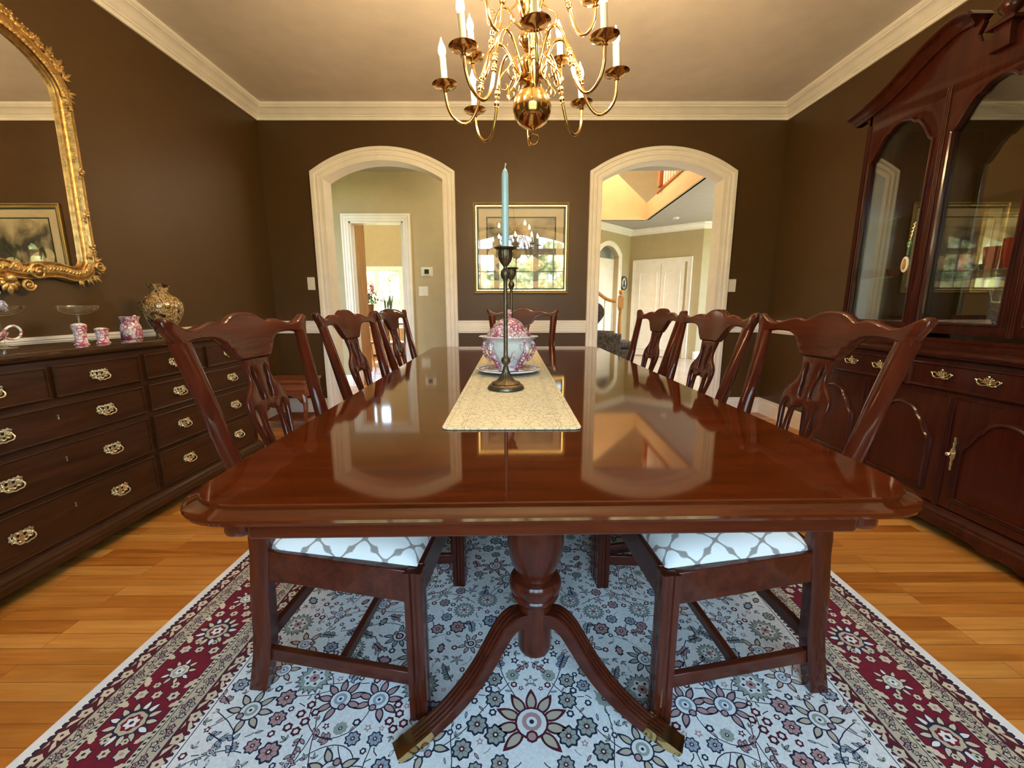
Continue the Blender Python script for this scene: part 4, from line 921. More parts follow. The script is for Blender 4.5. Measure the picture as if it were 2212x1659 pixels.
for i in range(N_):        # running leaves on the frame face, curved top and bottom
    y, z = path[i]; y2, z2 = path[(i + 1) % N_]; L_ = sqrt((y2 - y) ** 2 + (z2 - z) ** 2)
    if 1.28 < z < 2.03 and 1.28 < z2 < 2.03 or L_ > .12: continue
    a = atan2(z2 - z, y2 - y); k = max(1, int(L_ / .012)); nx, nz = -sin(a), cos(a)
    for j in range(k):
        t = j / k; yy = y + (y2 - y) * t + nx * .040; zz = z + (z2 - z) * t + nz * .040
        blob_leaf(m if z > 1.6 else m_low, yy - nx * .022, zz - nz * .022, atan2(-nx, nz) + .7 * (1 if j % 2 else -1), .036, .015, .041)
m.build('carved_leaf_band', GOLD, mr, angle=60); m_low.build('carved_leaf_band', GOLD, mr, angle=60)
for sg in (-1, 1):
    m = MB()
    for (y, z, a, L, W) in ((.435, 1.255, -1.1, .05, .016), (.432, 1.215, -1.9, .055, .016), (.41, 1.185, -2.2, .06, .018), (.38, 1.175, -2.5, .055, .016), (.34, 1.165, -2.8, .05, .016), (.43, 1.29, -.9, .035, .014), (.43, 2.11, -.9, .065, .018), (.435, 2.05, -1.3, .06, .016), (.435, 2.03, -1.9, .045, .014), (.41, 2.15, -.6, .06, .018), (.38, 2.19, -.5, .05, .016), (.34, 2.21, -.3, .04, .014)):
        if z > 1.6 and m is not None and not getattr(m, 'up', False): scroll(m, sg * .425, 1.235, .026, -sg); m.build('corner_carving', GOLD, mr, angle=60); m = MB(); m.up = True
        blob_leaf(m, sg * (y - .02), z, a * sg, L, W, .03)
    m2 = MB(); scroll(m2, sg * .12, 1.185, .042, sg); m2.build('carved_scroll', GOLD, mr, angle=60); m2 = MB(); scroll(m2, sg * .07, 1.125, .028, -sg); m2.build('carved_scroll', GOLD, mr, angle=60)
    for k in range(18):    # leafy vine on the outer edge of the arch
        t = k / 17; y = .08 + t * .32; z = interp(y, [(0, 2.292), (.1, 2.287), (.2, 2.268), (.3, 2.222), (.4, 2.150)]); [blob_leaf(m, sg * y + random.uniform(-.01, .01), z + random.uniform(-.012, .008), -sg * (.2 + t) + random.uniform(-1.6, 1.6), .030, .013, .03) for _ in range(4)]; m.ball((.046, sg * y, z + .006), .006, 6)
    m.build('corner_carving', GOLD, mr, angle=60)
    for z in (1.97, 1.68, 1.48, 1.32):  # small bunches on the straight sides
        m = MB(); yb = interp(z, [(1.29, .353), (1.93, .363)]) + .042
        for j in range(7): blob_leaf(m, sg * yb + random.uniform(-.018, .018), z + random.uniform(-.025, .025), random.uniform(-3, 3), .018, .012, .042)
        m.ball((.05, sg * yb, z), .009, 8); m.build('carved_bunch', GOLD, mr, angle=60)
m = MB(); 
for a, L in ((pi, .075), (pi - .5, .06), (pi + .5, .06), (pi - 1, .055), (pi + 1, .055)): blob_leaf(m, 0, 1.145, a, L, .03, .035)
m.ball((.045, 0, 1.15), .022, 12); scroll(m, .035, 1.20, .02, 1); scroll(m, -.035, 1.20, .02, -1)
m.build('cartouche', GOLD, mr, angle=60)
m = MB(); [blob_leaf(m, 0, 2.29, a, .10, .04, .035) for a in (-.9, -.45, 0, .45, .9)]
m.ball((.05, 0, 2.29), .03, 12); m.build('crest_carving', GOLD, mr, angle=60)

# ================================================================ FRAMED PRINT (back wall)
AX0, AX1, AZ0, AZ1 = -.336, .531, 1.140, 1.932
ac = (AX0 + AX1) / 2; az = (AZ0 + AZ1) / 2; aw = (AX1 - AX0) / 2; ah = (AZ1 - AZ0) / 2
art = thing('framed_print', 'square framed print in a gold and green frame hanging between the arches', 'picture', (ac, YB, az))
m = MB(); rct = lambda o: [(-aw + o, -ah + o), (aw - o, -ah + o), (aw - o, ah - o), (-aw + o, ah - o)]
GFR = mat('frame_gold', (.80, .62, .26), .25, metal=.8); GGR = mat('frame_green', (.045, .065, .035), .35)
m.mould(rct(0), [(0, .001), (0, .022), (.006, .026), (.012, .022)], lambda x, z, w: (x, -w, z), closed=True, mi=0)
m.mould(rct(.012), [(0, .022), (0, .016), (.006, .016), (.006, .020)], lambda x, z, w: (x, -w, z), closed=True, mi=1)
m.mould(rct(.018), [(0, .020), (.006, .024), (.014, .022), (.018, .016)], lambda x, z, w: (x, -w, z), closed=True, mi=0)
m.mould(rct(.036), [(0, .016), (0, .012), (.012, .012), (.018, .008), (.024, .006)], lambda x, z, w: (x, -w, z), closed=True, mi=1)
m.build('frame', [GFR, GGR], art, angle=30)
def printmat():
    m, nt, b = newmat('stormy_sky_print'); N = nt.nodes; L = nt.links
    tc = N.new('ShaderNodeTexCoord'); nz = N.new('ShaderNodeTexNoise'); nz.inputs['Scale'].default_value = 4.2; nz.inputs['Detail'].default_value = 8; nz.inputs['Distortion'].default_value = .5; L.new(tc.outputs['Object'], nz.inputs['Vector'])
    sp = N.new('ShaderNodeSeparateXYZ'); L.new(tc.outputs['Object'], sp.inputs[0])
    f = mathn(nt, 'MULTIPLY_ADD', sp.outputs['Z'], .7, nz.outputs['Fac'])
    rp = ramp(nt, f, [(.36, (.035, .045, .04)), (.48, (.08, .09, .07)), (.56, (.32, .30, .19)), (.68, (.72, .65, .42))]); L.new(rp.outputs[0], b.inputs['Base Color']); b.inputs['Roughness'].default_value = .6; return m
MATB = mat('cream_mat_board', (.82, .74, .52), .8); MATG = mat('green_mat_line', (.05, .075, .035), .8)
m = MB(); m.bx((-aw + .05, -.010, -ah + .05), (aw - .05, -.002, ah - .05), 0)
m.mould(rct(.118), [(0, .0102), (0, .0112), (.012, .0112), (.012, .0102)], lambda x, z, w: (x, -w, z), closed=True, mi=1)
m.build('mat_board', [MATB, MATG], art)
PET = mat('painted_petal', (.85, .78, .52), .7, var=.2, vscale=30); PETD = mat('painted_leaf', (.10, .12, .06), .7); PWAT = mat('painted_water', (.16, .24, .26), .7)
pr = printmat(); m = MB(); m.bx((-aw + .13, -.0112, -ah + .13), (aw - .13, -.010, ah - .13), 0)
def pel(cx, cz, rx, rz, mi, rot=0, k=0, n=20):
    cx, cz, rx, rz = cx * 1.35 + .02, cz * 1.2, rx * 1.3, rz * 1.3
    pts = [(cx + rx * cos(a) * cos(rot) - rz * sin(a) * sin(rot), cz + rx * cos(a) * sin(rot) + rz * sin(a) * cos(rot)) for a in [2 * pi * i / n for i in range(n)]]
    m.add([(x, -.0114 - .0002 * k, z) for x, z in pts], [tuple(range(n))], mi)
pel(-.02, -.20, .19, .045, 3, 0, 0); pel(-.14, -.10, .085, .075, 1, -.5, 1); pel(-.19, -.06, .05, .065, 1, .4, 2); pel(-.12, -.14, .07, .03, 3, -.3, 3)
pel(.06, -.11, .065, .05, 1, -.3, 1); pel(.11, -.11, .035, .03, 1, -.6, 2); pel(.15, -.14, .02, .008, 2, -.4, 3); pel(-.15, -.03, .012, .045, 2, .25, 4); pel(-.175, -.02, .010, .04, 2, -.15, 4)
pel(-.05, -.19, .075, .032, 2, .2, 1); pel(-.04, -.19, .055, .02, 3, .1, 2); pel(.05, -.02, .05, .006, 2, 1.1, 3); pel(.02, -.03, .05, .005, 2, 2.0, 3)
m.build('print', [pr, PET, PETD, PWAT], art)
m = MB(); m.bx((-aw + .045, -.0145, -ah + .045), (aw - .045, -.0135, ah - .045)); m.build('glass', glassmat('picture_glass', (1, 1, 1), .11), art)

# ================================================================ CHINA CABINET (right wall); built facing -x
UX, LX = 2.06, 1.90; CY = 2.0; UY0, UY1, LY0, LY1 = 1.315, 2.665, 1.31, 2.69
cab = thing('china_cabinet', 'tall dark mahogany china cabinet with glazed arched doors and a scrolled pediment', 'cabinet', (UX, CY, 0))
lx = LX - UX; wl = 2.41 - UX
m = MB(); m.bx((lx + .012, LY0 - CY, .13), (wl, LY1 - CY, .80)); m.build('lower_body', HUT, cab, bevel=.003)
m = MB(); q = lambda o: [(wl, LY0 - CY - .028 + o), (wl, LY1 - CY + .028 - o), (lx - .028 + o, LY1 - CY + .028 - o), (lx - .028 + o, LY0 - CY - .028 + o)]
loops(m, [(q(.034), .792), (q(.026), .797), (q(.014), .802), (q(.012), .808), (q(.003), .812), (q(0), .820), (q(.004), .829), (q(.010), .832)]); 
m.build('countertop', HUT, cab, angle=30)
m = MB(); m.mould([(wl, UY1 - CY), (0, UY1 - CY), (0, UY0 - CY), (wl, UY0 - CY)], [(0, .832), (-.030, .832), (-.030, .846), (-.020, .852), (-.022, .862), (-.010, .870), (0, .874)], lambda x, y, w: (x, y, w)); m.build('waist_moulding', HUT, cab, angle=30)
# base moulding and scalloped skirt
m = MB(); m.mould([(wl, LY1 - CY), (lx + .012, LY1 - CY), (lx + .012, LY0 - CY), (wl, LY0 - CY)], [(0, .085), (-.030, .085), (-.032, .105), (-.026, .112), (-.028, .124), (-.016, .134), (-.010, .146), (0, .150)], lambda x, y, w: (x, y, w)); m.build('base_moulding', HUT, cab, angle=30)
hy = (LY1 - LY0) / 2
sk = cat([(hy + .02, 0), (hy - .06, 0), (hy - .075, .014), (hy - .070, .030), (hy - .088, .040), (hy - .115, .040), (hy - .135, .050), (hy - .19, .052), (hy - .24, .044), (hy - .30, .062), (.16, .066), (.10, .058), (.05, .038), (0, .030)], 3)
sk = sk + [(-a, b) for a, b in reversed(sk) if abs(a) > 1e-6] + [(-hy - .02, .09), (hy + .02, .09)]
m = MB(); m.plate(sk, (), .02, .003, lambda s, t, n: (lx - .008 + n, s, t)); 
for sg in (-1, 1): m.bx((lx, sg * hy - .012, 0), (lx + .09, sg * hy + .012, .09)); m.bx((wl - .09, sg * hy - .012, 0), (wl, sg * hy + .012, .09))
m.build('skirt', HUT, cab)
def roc_pull(parent, y, z, x, sc=1):
    m = MB()
    for i in range(9):
        a = pi * i / 8; r = .018 * sc; m.tube(cat([(x - .001, y, z - .006 * sc), (x - .006, y + cos(a) * r * .7, z - .004 + sin(a) * r * .8), (x - .004, y + cos(a) * r * 1.5, z - .004 + sin(a) * r * 1.15)], 3), .0022 * sc, 5)
    for sg in (-1, 1):
        m.tube(cat([(x - .004, y, z - .012 * sc), (x - .012, y + sg * .018 * sc, z - .016 * sc), (x - .010, y + sg * .034 * sc, z - .010 * sc), (x - .008, y + sg * .042 * sc, z + .002 * sc), (x - .006, y + sg * .034 * sc, z + .008 * sc), (x - .005, y + sg * .026 * sc, z + .002 * sc)], 4), .0030 * sc, 6)
        m.ball((x - .008, y + sg * .046 * sc, z + .004 * sc), .0045 * sc, 6); m.ball((x - .010, y + sg * .030 * sc, z - .013 * sc), .005 * sc, 6)
    m.ball((x - .006, y, z + .020 * sc), .005 * sc, 6); m.tube([(x - .004, y, z - .020 * sc), (x - .006, y, z + .018 * sc)], .003 * sc, 6); m.plate([(y + .024 * sc * cos(a), z + .012 * sc * sin(a)) for a in [i * pi / 8 for i in range(16)]], [[(y + .015 * sc * cos(a), z + .006 * sc * sin(a)) for a in [i * pi / 5 for i in range(10)]]], .002, 0, lambda s, t, n: (x - .002 + n, s, t))
    return m.build('drawer_pull', PULL, parent, angle=60)
for y0, y1, pl in ((LY0 + .02, CY - .006, (1.47, 1.655, 1.84)), (CY + .006, LY1 - .02, (2.16, 2.345, 2.53))):
    m = MB(); m.bx((lx, y0 - CY, .665), (lx + .02, y1 - CY, .775)); m.mould([(y0 - CY, .665), (y0 - CY, .775), (y1 - CY, .775), (y1 - CY, .665)], [(0, 0), (-.0, .006), (-.006, .008), (-.010, .0)], lambda a, b, w: (lx - w, a, b), closed=True)
    d = m.build('drawer', HUT, cab, angle=40)
    for p_ in pl: roc_pull(d, p_ - CY, .728, lx)
def vmould(m, y, z0, z1, x):
    for dy in (-.009, 0, .009): m.tube([(x, y + dy, z0), (x, y + dy, z1)], .0042, 8)
w3 = (LY1 - LY0 - .04) / 3
for i in range(3):
    y0 = LY0 + .02 + w3 * i + .008; y1 = y0 + w3 - .016; z0, z1 = .155, .632
    m = MB(); m.bx((lx, y0 - CY, z0), (lx + .02, y1 - CY, z1), 0)
    mid = (y0 + y1) / 2 - CY; hw = (y1 - y0) / 2 - .072
    up = [(hw, .215), (hw, .425), (hw * .94, .442), (hw * .86, .452), (hw * .74, .485), (hw * .62, .512), (hw * .54, .520), (hw * .44, .545), (hw * .25, .562), (0, .568)]
    up = up[:2] + cat(up[2:], 2)
    loop = [(mid + a, b) for a, b in up] + [(mid - a, b) for a, b in reversed(up) if a > 1e-6]
    m.mould(loop, [(0, 0), (0, .010), (-.006, .013), (-.012, .008), (-.016, .010), (-.020, .0)][::1], lambda a, b, w: (lx - w, a, b), closed=True)
    m.plate(loop, (), .004, 0, lambda s, t, n: (lx - .001 + n, s, t), mi=1)
    d = m.build('lower_door', [HUT, HUTP], cab, angle=35)
    if i != 2:
        m = MB(); yk = (y1 - .032 if i == 0 else y1 - .032) - CY; zk = .40
        ol = mir(cat([(0, .075), (.006, .070), (.004, .055), (.007, .045), (.005, .030), (.011, .016), (.012, 0), (.011, -.016), (.005, -.030), (.007, -.045), (.004, -.055), (.006, -.070), (0, -.075)], 2))
        m.plate([(yk + a, zk + b) for a, b in ol], (), .003, .0008, lambda s, t, n: (lx - .003 + n, s, t)); m.tube([(lx, yk, zk), (lx - .022, yk, zk)], .003, 6); m.ball((lx - .024, yk, zk), .010, 12)
        m.build('door_pull', PULL, d)
for a_ in ((LY0 + .02 + w3 - CY, .15, .64, lx - .002), (LY0 + .02 + w3 * 2 - CY, .15, .64, lx - .002), (0, .66, .78, lx - .002), (LY1 - .008 - CY, .15, .78, lx), (LY0 + .008 - CY, .15, .78, lx)):
    m = MB(); vmould(m, *a_); m.build('reeding', HUT, cab, angle=40)
# upper case: back mirror, sides, shelves
m = MB(); 
for y in (UY0, UY1): s_ = 1 if y == UY0 else -1; m.bx((.004, y - CY, .85), (wl, y - CY + s_ * .022, 2.02))
m.bx((.004, UY0 - CY, 2.0), (wl, UY1 - CY, 2.02)); m.bx((wl - .012, UY0 - CY, .85), (wl, UY1 - CY, 2.02)); m.bx((.004, UY0 - CY, .85), (wl, UY1 - CY, .872)); m.build('upper_case', HUT, cab)
m = MB(); m.bx((wl - .016, UY0 - CY + .022, .872), (wl - .0125, UY1 - CY - .022, 2.0)); m.build('back_mirror', mat('cabinet_mirror', (.80, .80, .74), 0.02, metal=1), cab)
for z in (1.185, 1.50): m = MB(); m.bx((.05, UY0 - CY + .023, z - .006), (wl - .018, UY1 - CY - .023, z)); m.build('shelf', GLASS, cab)
m = MB(); m.bx((.03, UY0 - CY + .022, .9), (wl - .018, UY1 - CY - .022, .93)); m.build('display_floor', HUT, cab)
# three glazed doors
for (g0, g1) in ((2.250, 2.612), (1.808, 2.150), (1.345, 1.707)):
    g0 -= CY; g1 -= CY; mid = (g0 + g1) / 2; hw = (g1 - g0) / 2
    h_ = [(hw, .948), (hw, 1.815)] + cat([(hw, 1.82), (hw * .90, 1.835), (hw * .80, 1.862), (hw * .66, 1.905), (hw * .50, 1.936), (hw * .40, 1.940), (hw * .25, 1.962), (0, 1.972)], 3)
    hole = [(mid + a, b) for a, b in h_] + [(mid - a, b) for a, b in reversed(h_) if a > 1e-6]
    y0 = g0 - .043; y1 = g1 + .043
    m = MB(); m.plate([(y0, .895), (y1, .895), (y1, 1.995), (y0, 1.995)], [hole], .022, .001, lambda s, t, n: (.010 + n, s, t))
    m.mould(hole, [(0, .0), (0, .009), (-.006, .012), (-.012, .010), (-.014, .0)], lambda a, b, w: (-w, a, b), closed=True)
    d = m.build('glazed_door', HUT, cab, angle=35)
    m = MB(); m.plate(hole, (), .004, 0, lambda s, t, n: (.013 + n, s, t)); m.build('door_glass', GLASS, d)
for y in (2.200, 1.757, UY1 - .010, UY0 + .010): m = MB(); vmould(m, y - CY, .89, 2.03, -.002); m.build('reeding', HUT, cab, angle=40)
# pediment board with swan-neck mouldings
cc = 1.988 - CY
neck = cat([(.775, 2.108), (.70, 2.118), (.62, 2.132), (.52, 2.165), (.42, 2.215), (.32, 2.262), (.24, 2.288), (.175, 2.295), (.125, 2.285), (.105, 2.262)], 4)
brd = [(.672, 1.99)] + [(.672, 2.10)] + [(a, b - .010) for a, b in neck if .12 < a < .67] + [(.11, 2.24), (.13, 2.20), (.115, 2.165), (.08, 2.150), (.045, 2.155), (.03, 2.14), (0, 2.135)]
brd = brd + [(-a, b) for a, b in reversed(brd) if a > 1e-6]
m = MB(); m.plate([(cc + a, b) for a, b in brd], (), .024, .002, lambda s, t, n: (.012 + n, s, t)); m.build('pediment', HUT, cab, angle=35)
for sg in (-1, 1):
    m = MB(); pth = [(cc + sg * a, b) for a, b in neck]
    if sg < 0: pth = pth[::-1]
    m.mould(pth, [(-.046, 0), (-.046, .012), (-.036, .020), (-.030, .020), (-.022, .034), (-.012, .050), (-.008, .064), (.0, .070), (.006, .064), (.006, -.03), (-.046, -.03)][::1] if sg > 0 else [(-.046, 0), (-.046, .012), (-.036, .020), (-.030, .020), (-.022, .034), (-.012, .050), (-.008, .064), (.0, .070), (.006, .064), (.006, -.03), (-.046, -.03)], lambda a, b, w: (-w, a, b)) if sg < 0 else m.mould(pth, [(.046, 0), (.046, .012), (.036, .020), (.030, .020), (.022, .034), (.012, .050), (.008, .064), (.0, .070), (-.006, .064), (-.006, -.03), (.046, -.03)], lambda a, b, w: (-w, a, b))
    m.build('swan_neck_moulding', HUT, cab, angle=35)
    m = MB(); ys = (UY1 if sg > 0 else UY0) - CY; m.mould([(0, 0), (wl, 0)], [(0, 2.045), (-.012 , 2.055), (-.020, 2.065), (-.030, 2.085), (-.060, 2.100), (-.068, 2.108), (-.07, 2.118), (0, 2.118)], lambda a, b, w: (a, ys - sg * b, w)); m.bx((0, ys, 2.0), (wl, ys - sg * .022, 2.118)); m.build('side_cornice', HUT, cab, angle=35)
m = MB(); m.plate([(cc - .040, 2.075), (cc + .040, 2.075), (cc + .034, 2.12), (cc + .034, 2.165), (cc - .034, 2.165), (cc - .034, 2.12)], (), .05, .002, lambda s, t, n: (-.004 + n, s, t)); m.bx((-.045, cc - .055, 2.165), (.025, cc + .055, 2.178)); m.build('finial_plinth', HUT, cab)
MB().lathe([(.030, 2.178), (.034, 2.184), (.026, 2.190), (.018, 2.196), (.022, 2.206), (.034, 2.218), (.040, 2.235), (.036, 2.252), (.024, 2.266), (.016, 2.272), (.022, 2.280), (.014, 2.286), (.018, 2.300), (.020, 2.320), (.012, 2.345), (.004, 2.37), (0, 2.375)], (-.006, cc, 0), 24).build('finial', HUT, cab, angle=50)
# ================================================================ THINGS ON THE TABLE
RTOP = .7552
def runnermat():
    m, nt, b = newmat('woven_cream_runner'); N = nt.nodes; L = nt.links
    tc = N.new('ShaderNodeTexCoord'); sp = N.new('ShaderNodeSeparateXYZ'); L.new(tc.outputs['Object'], sp.inputs[0])
    ax = mathn(nt, 'ABSOLUTE', sp.outputs['X'])
    # stitched guide lines
    l1 = mathn(nt, 'LESS_THAN', mathn(nt, 'ABSOLUTE', mathn(nt, 'SUBTRACT', ax, .107)), .0009); l2 = mathn(nt, 'LESS_THAN', mathn(nt, 'ABSOLUTE', mathn(nt, 'SUBTRACT', ax, .113)), .0006); l3 = mathn(nt, 'LESS_THAN', mathn(nt, 'ABSOLUTE', mathn(nt, 'SUBTRACT', ax, .146)), .0008)
    mp = N.new('ShaderNodeCombineXYZ'); L.new(ax, mp.inputs[0]); L.new(sp.outputs['Y'], mp.inputs[1])
    vo = N.new('ShaderNodeTexVoronoi'); vo.feature = 'DISTANCE_TO_EDGE'; vo.inputs['Scale'].default_value = 44; L.new(mp.outputs[0], vo.inputs['Vector'])
    v2 = N.new('ShaderNodeTexVoronoi'); v2.feature = 'DISTANCE_TO_EDGE'; v2.inputs['Scale'].default_value = 95; L.new(mp.outputs[0], v2.inputs['Vector'])
    e1 = mathn(nt, 'LESS_THAN', vo.outputs['Distance'], .045); e2 = mathn(nt, 'LESS_THAN', v2.outputs['Distance'], .05)
    nz = N.new('ShaderNodeTexNoise'); nz.inputs['Scale'].default_value = 22; L.new(mp.outputs[0], nz.inputs['Vector'])
    on = mathn(nt, 'GREATER_THAN', nz.outputs['Fac'], .52)
    pat = mathn(nt, 'MULTIPLY', mathn(nt, 'MAXIMUM', mathn(nt, 'MULTIPLY', e2, on), mathn(nt, 'MULTIPLY', e1, mathn(nt, 'SUBTRACT', 1, on))), .55)
    al = mathn(nt, 'MAXIMUM', pat, mathn(nt, 'MULTIPLY', mathn(nt, 'ADD', l1, mathn(nt, 'ADD', l2, l3)), .6))
    mx = N.new('ShaderNodeMixRGB'); L.new(al, mx.inputs[0]); mx.inputs[1].default_value = (.72, .66, .44, 1); mx.inputs[2].default_value = (.30, .24, .12, 1)
    L.new(mx.outputs[0], b.inputs['Base Color']); b.inputs['Roughness'].default_value = .9
    bp = N.new('ShaderNodeBump'); bp.inputs['Strength'].default_value = .5; bp.inputs['Distance'].default_value = .0015; L.new(vo.outputs['Distance'], bp.inputs['Height']); L.new(bp.outputs[0], b.inputs['Normal']); return m
run = MB(); q = lambda o: rrect(.158 - o, .87 - o, .018, 6)
loops(run, [(q(.001), .0), (q(0), .001), (q(0), .0032), (q(.003), .0045), (q(.006), .0038), (q(.012), .0036)])
loops(run, [([(x * 1.0, y) for x, y in q(.0015)], -.0001), ([(x, y) for x, y in q(.0015)], .0004)], 1)
ro = run.build('table_runner', [runnermat(), mat('runner_binding', (.70, .66, .48), .8)], angle=40, weld=False)
ro.location = (.002, 1.790, RTOP + .0004); tag(ro, 'long cream quilted runner down the middle of the dining table', 'table runner')
RT = RTOP + .0046
def flute(n, d): return lambda a, z: 1 + d * cos(n * a)
def candlestick(label, loc, candle, sc=1):
    t = thing('candlestick', label, 'candlestick', loc)
    fn = lambda a, z: 1 + (.05 * cos(20 * a) if .022 < z < .062 else 0)
    MB().lathe([(.056, 0), (.0605, .003), (.0595, .008), (.054, .015), (.046, .018), (.047, .020), (.044, .023), (.033, .026), (.024, .034), (.016, .046), (.011, .060), (.009, .068), (.010, .070), (.0075, .074)], (0, 0, 0), 60, fn=fn).build('base', BRONZE, t, angle=60)
    h = .385
    MB().lathe([(.0075, .074), (.0075, .080), (.013, .085), (.0155, .094), (.013, .103), (.0075, .107), (.0068, .12), (.0066, .30), (.0066, h - .04), (.0075, h - .035), (.0135, h - .028), (.0155, h - .018), (.0135, h - .008), (.0075, h - .002)], (0, 0, 0), 24).build('stem', BRONZE, t, angle=60)
    fn = lambda a, z: 1 + (.045 * cos(18 * a) if h + .008 < z < h + .054 else 0)
    MB().lathe([(.0075, h - .002), (.0055, h + .004), (.010, h + .010), (.017, h + .020), (.021, h + .032), (.022, h + .046), (.021, h + .054), (.030, h + .057), (.0345, h + .060), (.035, h + .062), (.030, h + .0625), (.012, h + .0615), (.0, h + .061)], (0, 0, 0), 72, fn=fn).build('candle_cup', BRONZE, t, angle=60)
    return t
candlestick('front tall bronze candlestick on the runner, holding a pale blue candle', (-.016, 1.378, RT), True)
t = thing('taper_candle', 'tall pale blue unlit taper candle in the front candlestick', 'candle', (-.016, 1.378, RT + .4465))
MB().lathe([(.0105, 0), (.0108, .02), (.0105, .19), (.0100, .212), (.0075, .222), (.0025, .229), (0, .2295)], (0, 0, 0), 10).build('wax', mat('pale_blue_wax', (.46, .68, .68), .35, coat=.2), t, angle=20)
m = MB(); m.tube([(0, 0, .227), (.0005, 0, .236), (.003, 0, .241)], .0014, 6); m.ball((.002, 0, .2415), .0022, 6); m.build('wick', mat('white_wick', (.75, .75, .72), .9), t)
candlestick('rear bronze candlestick on the runner, mostly behind the front one', (.004, 2.10, RT), False)
def transfer(name, dens=.5, base=(.82, .80, .76), ink=(.50, .12, .17), sc=1):
    if name in MATS: return MATS[name]
    m, nt, b = newmat(name); N = nt.nodes; L = nt.links
    tc = N.new('ShaderNodeTexCoord'); n1 = N.new('ShaderNodeTexNoise'); n1.inputs['Scale'].default_value = 38 * sc; n1.inputs['Detail'].default_value = 6; n1.inputs['Roughness'].default_value = .7; L.new(tc.outputs['Object'], n1.inputs['Vector'])
    n2 = N.new('ShaderNodeTexVoronoi'); n2.feature = 'DISTANCE_TO_EDGE'; n2.inputs['Scale'].default_value = 75 * sc; L.new(tc.outputs['Object'], n2.inputs['Vector'])
    n3 = N.new('ShaderNodeTexNoise'); n3.inputs['Scale'].default_value = 14 * sc; L.new(tc.outputs['Object'], n3.inputs['Vector'])
    f = mathn(nt, 'ADD', n1.outputs['Fac'], mathn(nt, 'MULTIPLY', mathn(nt, 'SUBTRACT', .12, n2.outputs['Distance']), .9)); f = mathn(nt, 'ADD', f, mathn(nt, 'MULTIPLY', n3.outputs['Fac'], .35))
    mid = tuple((x * .45 + y * .55) for x, y in zip(base, ink))
    rp = ramp(nt, f, [(.60 + (.5 - dens) * .4, base), (.68 + (.5 - dens) * .4, mid), (.80 + (.5 - dens) * .4, ink)]); L.new(rp.outputs[0], b.inputs['Base Color']); b.inputs['Roughness'].default_value = .12; b.inputs['Coat Weight'].default_value = .6
    MATS[name] = m; return m
PK = transfer('pink_transferware', .55, (.80, .74, .72), (.42, .07, .13)); PKL = transfer('pale_pink_transferware', .34)
PKD = transfer('plum_transferware', .72, (.72, .60, .58), (.30, .05, .12))
# tureen on its stand
tx, ty = -.008, 1.72
t = thing('serving_plate', 'scalloped pink and white plate under the soup tureen', 'plate', (tx, ty, RT))
fn = lambda a, z: 1 + .035 * abs(cos(4 * a)) + .01 * cos(16 * a)
MB().lathe([(.06, 0), (.075, .001), (.085, .006), (.118, .014), (.124, .018), (.122, .0195), (.10, .013), (.078, .0075), (.0, .006)], (0, 0, 0), 96, fn=fn).build('plate_dish', [PKD], t, angle=60)
MB().tube([(.1235 * (1 + .035 * abs(cos(4 * a)) + .01 * cos(16 * a)) * cos(a), .1235 * (1 + .035 * abs(cos(4 * a)) + .01 * cos(16 * a)) * sin(a), .0185) for a in [2 * pi * i / 96 for i in range(96)]], .0028, 6, closed=True).build('rim', WHITE, t)
t = thing('soup_tureen', 'pink and white china tureen with a domed lid in the middle of the table', 'tureen', (tx, ty, RT + .0085))
fn = lambda a, z: 1 + .05 * cos(4 * a) * min(1, z / .05) + .012 * cos(8 * a)
MB().lathe([(.040, 0), (.045, .003), (.044, .010), (.036, .016), (.034, .022), (.046, .038), (.068, .060), (.082, .085), (.088, .100), (.086, .112), (.090, .122), (.103, .132), (.114, .139), (.111, .142), (.094, .137), (.078, .132), (0, .130)], (0, 0, 0), 64, sx=1.0, sy=.82, fn=fn).build('bowl', [transfer('celadon_white_china', .22, (.74, .80, .77), (.55, .22, .27), .6)], t, angle=60)
m = MB()
for k in range(4):
    a = R(45 + 90 * k + 0); 
    m.tube(cat([(.044 * cos(a), .036 * sin(a), .008), (.072 * cos(a), .060 * sin(a), .045), (.097 * cos(a), .080 * sin(a), .080), (.099 * cos(a), .082 * sin(a), .108), (.090 * cos(a), .076 * sin(a), .126)], 5), [.006 + .006 * sin(pi * i / 20) for i in range(21)], 8)
m.build('ribbing', PK, t, angle=60)
fn2 = lambda a, z: 1 + .04 * cos(8 * a) * (1 if z < .19 else 0)
lid = MB().lathe([(.086, .134), (.088, .140), (.080, .156), (.068, .170), (.060, .178), (.055, .190), (.040, .203), (.022, .211), (.010, .214), (.008, .220), (.013, .228), (.015, .236), (.010, .244), (0, .247)], (0, 0, 0), 64, sy=.86, fn=fn2).build('lid', PK, t, angle=60)
for sg in (-1, 1):
    m = MB(); m.tube(cat([(sg * .088, 0, .122), (sg * .099, 0, .110), (sg * .103, 0, .088), (sg * .090, 0, .060), (sg * .070, 0, .040)], 5), .007, 8); m.build('handle', PK, t)

